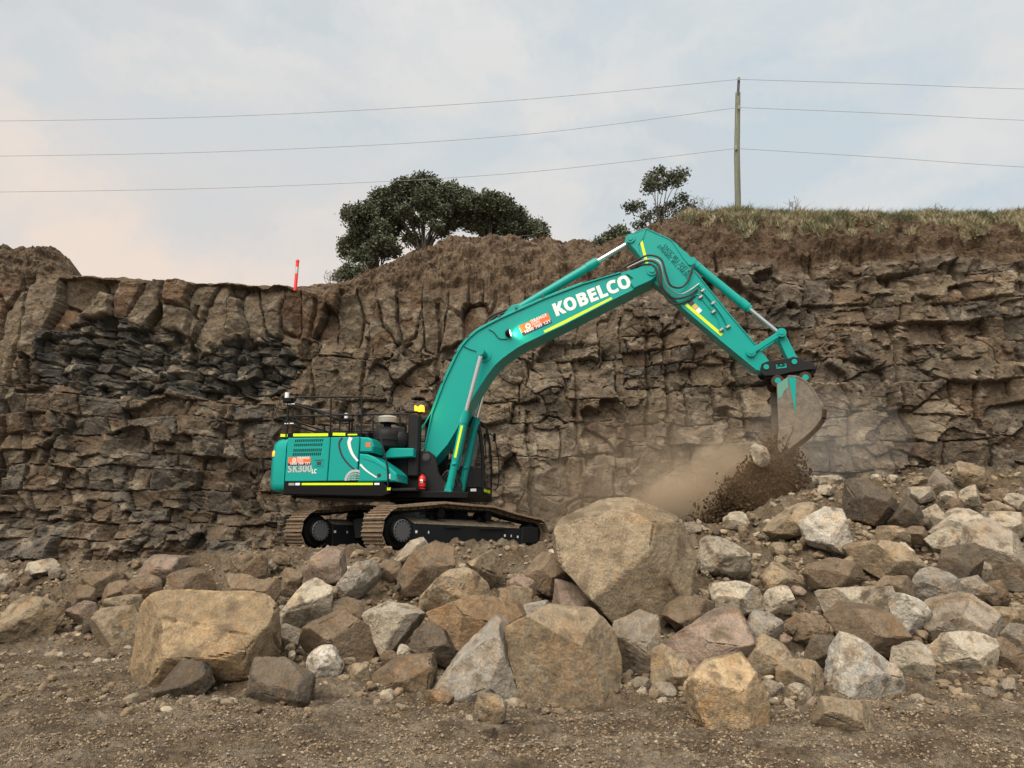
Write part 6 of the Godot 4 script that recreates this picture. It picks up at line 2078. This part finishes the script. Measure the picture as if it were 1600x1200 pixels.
# ---------------------------------------------------------------- trees, grass, pole
func leaf_tree(called: String, label: String, base: Vector3, blobs: Array, depth: float, leaf: Color, thick: float, seed_: int, per := 1.0) -> void:
	var rng := RandomNumberGenerator.new()
	rng.seed = seed_
	var root := thing(called, base)
	tag(root, label, "tree" if called.ends_with("tree") else "bush", "trees on the skyline")
	var st := begin(true)
	var v := PackedVector3Array()
	var col := PackedColorArray()
	for b in blobs:
		var c: Vector3 = at(b[0], b[1], depth + rng.randf_range(-0.9, 0.9)) - base
		var r: float = b[2] * 1.3 * depth / FOCAL
		# a limb that leaves low down, forks near the clump
		var kink := Vector3(c.x * 0.45 + rng.randf_range(-0.15, 0.15), c.y * 0.55, c.z * 0.4)
		var start := Vector3(rng.randf_range(-0.12, 0.12), -0.5, rng.randf_range(-0.12, 0.12))
		tube(st, smooth_path([start, kink, c], 5), thick * rng.randf_range(0.7, 1.1), thick * 0.22, 5, false)
		for k in 5:
			var e := c + Vector3(rng.randfn(0, 0.5), rng.randfn(0.15, 0.4), rng.randfn(0, 0.5)) * r
			tube(st, PackedVector3Array([kink.lerp(c, 0.7), e]), thick * 0.25, thick * 0.08, 4, false)
		# leaves in a dome of twigs
		var twigs := int(230 * per * (r / 0.45) * (r / 0.45))
		for k in twigs:
			var d := Vector3(rng.randfn(), rng.randfn() * 0.8 + 0.25, rng.randfn()).normalized()
			var q := c + d * r * pow(rng.randf(), 0.4) * Vector3(1.05, 0.85, 1.05)
			var tone := rng.randf_range(0.65, 1.35)
			for l in 8:
				var dir := Vector3(rng.randfn(), rng.randfn() * 0.7 + 0.25, rng.randfn()).normalized()
				var side := dir.cross(Vector3(rng.randfn(), rng.randfn(), rng.randfn())).normalized()
				var p := q + Vector3(rng.randfn(), rng.randfn(), rng.randfn()) * 0.07
				var len := rng.randf_range(0.08, 0.15)
				var w := side * len * 0.26
				v.append_array([p - w * 0.4, p + dir * len * 0.5 + w, p + dir * len, p - w * 0.4, p + dir * len, p + dir * len * 0.5 - w])
				var cc := leaf * tone * rng.randf_range(0.8, 1.2)
				cc.a = 1.0
				for z in 6: col.append(cc)
	put(commit(st), M.bark, "trunk", root)
	var a := []
	a.resize(Mesh.ARRAY_MAX)
	a[Mesh.ARRAY_VERTEX] = v
	a[Mesh.ARRAY_COLOR] = col
	var m := ArrayMesh.new()
	m.add_surface_from_arrays(Mesh.PRIMITIVE_TRIANGLES, a)
	put(m, M.leaf, "crown", root)

func make_plants() -> void:
	M.bark = paint(Color(0.085, 0.070, 0.058), 0.9)
	M.leaf = StandardMaterial3D.new()
	M.leaf.vertex_color_use_as_albedo = true
	M.leaf.roughness = 0.7
	M.leaf.backlight_enabled = true
	M.leaf.backlight = Color(0.25, 0.28, 0.18)
	var scale := func(list: Array, ox: float, oy: float, k: float) -> Array:
		var out := []
		for b in list: out.append([ox + b[0] / k, oy + b[1] / k, b[2] / k])
		return out
	var olive := Color(0.085, 0.098, 0.060)
	leaf_tree("gum_tree", "largest dark gum tree, domed and many-stemmed, behind the earth mound", at(664, 388, 27.5), scale.call([[690, 125, 75], [560, 155, 70], [500, 210, 60], [620, 175, 60], [410, 215, 60], [440, 265, 55], [690, 205, 65], [820, 215, 75], [860, 165, 50], [740, 300, 50], [640, 250, 50], [560, 300, 40], [800, 290, 45], [900, 260, 50], [600, 480, 45], [800, 440, 35], [530, 330, 35], [700, 330, 35], [470, 330, 45], [430, 370, 40], [860, 330, 45], [860, 390, 40], [620, 370, 35], [760, 390, 35], [510, 400, 40], [450, 200, 45], [380, 250, 45]], 500, 260, 4.21), 27.5, olive, 0.055, 1)
	leaf_tree("gum_tree", "gum tree leaning out on the left side of the large one", at(588, 424, 27.0), scale.call([[390, 290, 75], [250, 340, 75], [190, 325, 40], [300, 310, 60], [200, 520, 62], [180, 580, 40], [330, 400, 60], [420, 500, 50], [330, 480, 50], [480, 560, 45], [260, 440, 50], [400, 410, 50], [470, 450, 36], [350, 540, 45], [290, 560, 40], [410, 580, 36], [240, 600, 36], [320, 620, 30], [450, 350, 45]], 500, 260, 4.21), 27.0, olive, 0.045, 2)
	leaf_tree("gum_tree", "low dense gum tree on the right of the large one, half behind the mound", at(765, 372, 28.0), scale.call([[960, 200, 50], [1000, 250, 68], [1110, 230, 60], [1190, 270, 68], [980, 340, 78], [920, 355, 50], [1200, 350, 70], [1280, 330, 60], [1330, 400, 68], [1420, 420, 58], [1240, 420, 55], [1050, 400, 55], [1110, 330, 55], [1460, 455, 40], [1110, 420, 45], [1320, 460, 40]], 500, 260, 4.21), 28.0, olive * 1.05, 0.045, 3)
	leaf_tree("gum_tree", "small open gum tree beside the grassy bank", at(1030, 366, 27.0), scale.call([[400, 770, 50], [430, 735, 36], [370, 830, 46], [500, 765, 44], [580, 750, 40], [545, 790, 34], [460, 825, 30], [240, 960, 42], [300, 945, 24], [430, 1000, 50], [330, 1030, 34], [510, 945, 34], [590, 905, 34], [620, 970, 40], [660, 990, 24], [500, 1070, 36], [570, 1020, 34], [300, 1080, 34], [430, 1080, 34]], 930, 100, 4.287), 27.0, olive * 0.9, 0.030, 4, 0.42)
	leaf_tree("bush", "low bush on the skyline behind the top of the arm", at(965, 384, 26.5), scale.call([[150, 1150, 55], [90, 1185, 40], [200, 1180, 40], [30, 1200, 30]], 930, 100, 4.287), 26.5, olive * 1.2, 0.02, 5)
	leaf_tree("bush", "small bush at the left foot of the earth mound", at(545, 444, 25.0), [[536, 432, 11], [552, 428, 9], [562, 422, 7], [543, 424, 8]], 25.0, olive * 1.25, 0.02, 6)
	make_grass()
	twig("dry_weed", "bare dry weed on the rim right of the red marker post", at(518, 446, 22.5), 0.62, 7)
	twig("dry_weed", "bare dry weed between the small gum tree and the pole", at(1098, 338, 25.0), 0.75, 8)
	twig("dry_weed", "leafless thorny shrub on the grassy bank", at(1466, 342, 24.6), 0.62, 9)
	twig("dry_weed", "thin dry stalks right of the pole foot", at(1236, 332, 24.6), 0.55, 10)

func twig(called: String, label: String, base: Vector3, h: float, seed_: int) -> void:
	var rng := RandomNumberGenerator.new()
	rng.seed = seed_
	var st := begin(true)
	for k in 7:
		var a := Vector3(rng.randfn(0, 0.05), -0.1, rng.randfn(0, 0.05))
		var b := Vector3(rng.randfn(0, 0.22), h * rng.randf_range(0.6, 1.0), rng.randfn(0, 0.1))
		tube(st, smooth_path([a, (a + b) * 0.5 + Vector3(rng.randfn(0, 0.05), 0, 0), b], 3), 0.010, 0.005, 4)
		for q in 3:
			var s := a.lerp(b, rng.randf_range(0.4, 0.9))
			tube(st, PackedVector3Array([s, s + Vector3(rng.randfn(0, 0.12), rng.randf_range(0.05, 0.2), 0)]), 0.006, 0.004, 4)
	var o := put(commit(st), M.bark, called)
	o.position = base
	tag(o, label, "weed", "dry weeds on the skyline")

func make_grass() -> void:
	var rng := RandomNumberGenerator.new()
	rng.seed = 19
	var st := begin()
	for k in 20:
		var a := rng.randf() * TAU
		var r := rng.randf() * 0.10
		var p := Vector3(cos(a) * r, -0.04, sin(a) * r)
		var lean := Vector3(rng.randfn(0, 0.16), 0, rng.randfn(0, 0.16))
		var h := rng.randf_range(0.14, 0.34)
		var w := Vector3(sin(a), 0, cos(a)) * 0.012
		var m := p + lean * 0.4 + Vector3(0, h * 0.6, 0)
		var t := p + lean * 1.1 + Vector3(0, h, 0)
		for q in [p - w, p + w, m + w * 0.7, p - w, m + w * 0.7, m - w * 0.7, m - w * 0.7, m + w * 0.7, t]: st.add_vertex(q)
	var tuft := commit(st)
	var gm := StandardMaterial3D.new()
	gm.vertex_color_use_as_albedo = true
	gm.roughness = 0.85
	gm.backlight_enabled = true
	gm.backlight = Color(0.3, 0.3, 0.2)
	tuft.surface_set_material(0, gm)
	var spots := []
	var tries := 0
	while spots.size() < 9500 and tries < 120000:
		tries += 1
		var i := rng.randi_range(0, bank_cols - 1)
		var j := rng.randi_range(10, 50)
		var p := bank_v[(bank_row + j) * bank_cols + i]
		if p.x < 5.6: continue
		var t := float(j + 1) / 44.0
		var n := noise_b.get_noise_2d(p.x * 50.0, p.z * 50.0)
		if t < 0.50 + 0.75 * n + 0.25 * smoothstep(7.5, 5.6, p.x) + rng.randf_range(-0.08, 0.08): continue
		spots.append([p + Vector3(rng.randf_range(-0.03, 0.03), 0, rng.randf_range(-0.1, 0.1)), n, t])
	var mm := MultiMesh.new()
	mm.transform_format = MultiMesh.TRANSFORM_3D
	mm.use_colors = true
	mm.mesh = tuft
	mm.instance_count = spots.size()
	for i in spots.size():
		var s := rng.randf_range(0.45, 1.05)
		mm.set_instance_transform(i, Transform3D(Basis(Vector3.UP, rng.randf() * TAU).scaled(Vector3(1, rng.randf_range(0.7, 1.15), 1) * s), spots[i][0]))
		var dry := clampf(0.55 + 1.5 * noise_c.get_noise_2d(spots[i][0].x * 45.0, spots[i][0].z * 45.0) + rng.randfn(0, 0.15), 0, 1)
		var c := Color(0.130, 0.145, 0.075).lerp(Color(0.360, 0.312, 0.210), dry) * rng.randf_range(0.8, 1.2)
		c.a = 1.0
		mm.set_instance_color(i, c)
	var o := MultiMeshInstance3D.new()
	o.multimesh = mm
	o.name = "grass"
	add_child(o, true)
	tag(o, "dry straw-coloured grass on top of the right-hand bank", "grass", "", "stuff")

func make_pole() -> void:
	M.timber = stone_material(tex.rock, tex.rock_bump, 0.5, 2.0, 0.95)
	M.timber.vertex_color_use_as_albedo = false
	M.timber.uv1_scale = Vector3(2.0, 0.15, 2.0)
	M.timber.albedo_color = Color(0.30, 0.325, 0.25).linear_to_srgb()
	M.wire = paint(Color(0.26, 0.265, 0.27), 0.6)
	var d := 26.5
	var foot := at(1151, 340, d)
	var root := thing("power_pole", foot)
	tag(root, "weathered timber power pole on the grassy bank", "pole")
	var st := begin(true)
	tube(st, PackedVector3Array([Vector3(0, -1.5, 0), at(1151.5, 240, d) - foot, at(1153, 145, d) - foot]), 0.118, 0.092, 14)
	put(commit(st), M.timber, "post", root)
	st = begin(true)
	tube(st, PackedVector3Array([at(1153, 150, d - 0.05) - foot, at(1154.5, 122, d - 0.05) - foot]), 0.05, 0.05, 10)
	put(commit(st), M.steel_dark, "top_pin", root)
	for q in [[1154.5, 123], [1155, 168], [1150, 231]]:
		st = begin(true)
		var c := at(q[0], q[1], d - 0.14) - foot
		lathe(st, [Vector2(0, -0.08), Vector2(0.035, -0.08), Vector2(0.05, -0.04), Vector2(0.03, 0.0), Vector2(0.05, 0.03), Vector2(0.03, 0.07), Vector2(0, 0.08)], c, 12)
		put(commit(st), M.pre, "insulator", root)
	var wires := [
		["top", [[-420, 188], [0, 189], [400, 180], [800, 157], [1154, 124]], [[1154, 124], [1380, 131], [1600, 139], [2000, 148]]],
		["middle", [[-420, 246], [0, 244], [400, 235], [800, 212], [1154, 168]], [[1154, 168], [1380, 177], [1600, 188], [2000, 202]]],
		["lowest", [[-420, 302], [0, 300], [400, 292], [800, 271], [1150, 232]], [[1150, 232], [1380, 246], [1600, 261], [2000, 280]]]]
	for w in wires:
		for s in 2:
			var pts := []
			for p in w[1 + s]: pts.append(at(p[0], p[1], d - 0.16))
			var path := smooth_path(pts, 10)
			st = begin(true)
			tube(st, path, 0.008, 0.008, 5)
			tag(put(commit(st), M.wire, "overhead_wire"), "%s overhead wire running %s from the timber pole" % [w[0], ["left", "right"][s]], "wire", "overhead wires")
	# marker post on the rim
	var base := at(461.5, 450, 20.3)
	var tip := at(465, 407.5, 20.3)
	var mp := thing("marker_post", base)
	tag(mp, "red plastic marker post with a silver band on the cliff rim", "marker post")
	var ax := tip - base
	M.mark_red = paint(Color(0.80, 0.035, 0.030), 0.45)
	for q in [[-0.1, 0.52, 0.045, "post", M.mark_red], [0.52, 0.76, 0.0455, "reflective_band", M.silver], [0.76, 0.93, 0.045, "post", M.mark_red]]:
		st = begin(true)
		tube(st, PackedVector3Array([ax * q[0], ax * q[1]]), q[2], q[2], 14)
		put(commit(st), q[4], q[3], mp)
	st = begin(true)
	lathe(st, [Vector2(0.045, -0.05), Vector2(0.052, -0.03), Vector2(0.05, 0.0), Vector2(0.03, 0.035), Vector2(0, 0.04)], ax, 14)
	put(commit(st), M.mark_red, "cap", mp)
	# old rope hanging down the cliff
	st = begin(true)
	tube(st, smooth_path([at(441, 618, 19.0), at(428, 650, 18.9), at(415, 690, 18.8), at(406, 725, 18.8), at(404, 752, 18.9)], 6), 0.014, 0.014, 6)
	tag(put(commit(st), M.hose, "rope"), "thin rope hanging down the cliff left of the machine", "rope")

func _ready() -> void:
	for p in [[noise_a, 1, 0.012, 4], [noise_b, 2, 0.02, 4], [noise_c, 3, 0.018, 5], [noise_f, 4, 0.010, 5], [noise_s, 5, 1.0, 2]]:
		var n: FastNoiseLite = p[0]
		n.seed = p[1]
		n.noise_type = FastNoiseLite.TYPE_SIMPLEX_SMOOTH
		n.frequency = p[2]
		n.fractal_octaves = p[3]
	make_camera_and_light()
	make_materials()
	make_ground()
	make_cliff()
	make_excavator()
	make_rocks()
	make_plants()
	make_pole()
	make_dust()
	make_gravel()
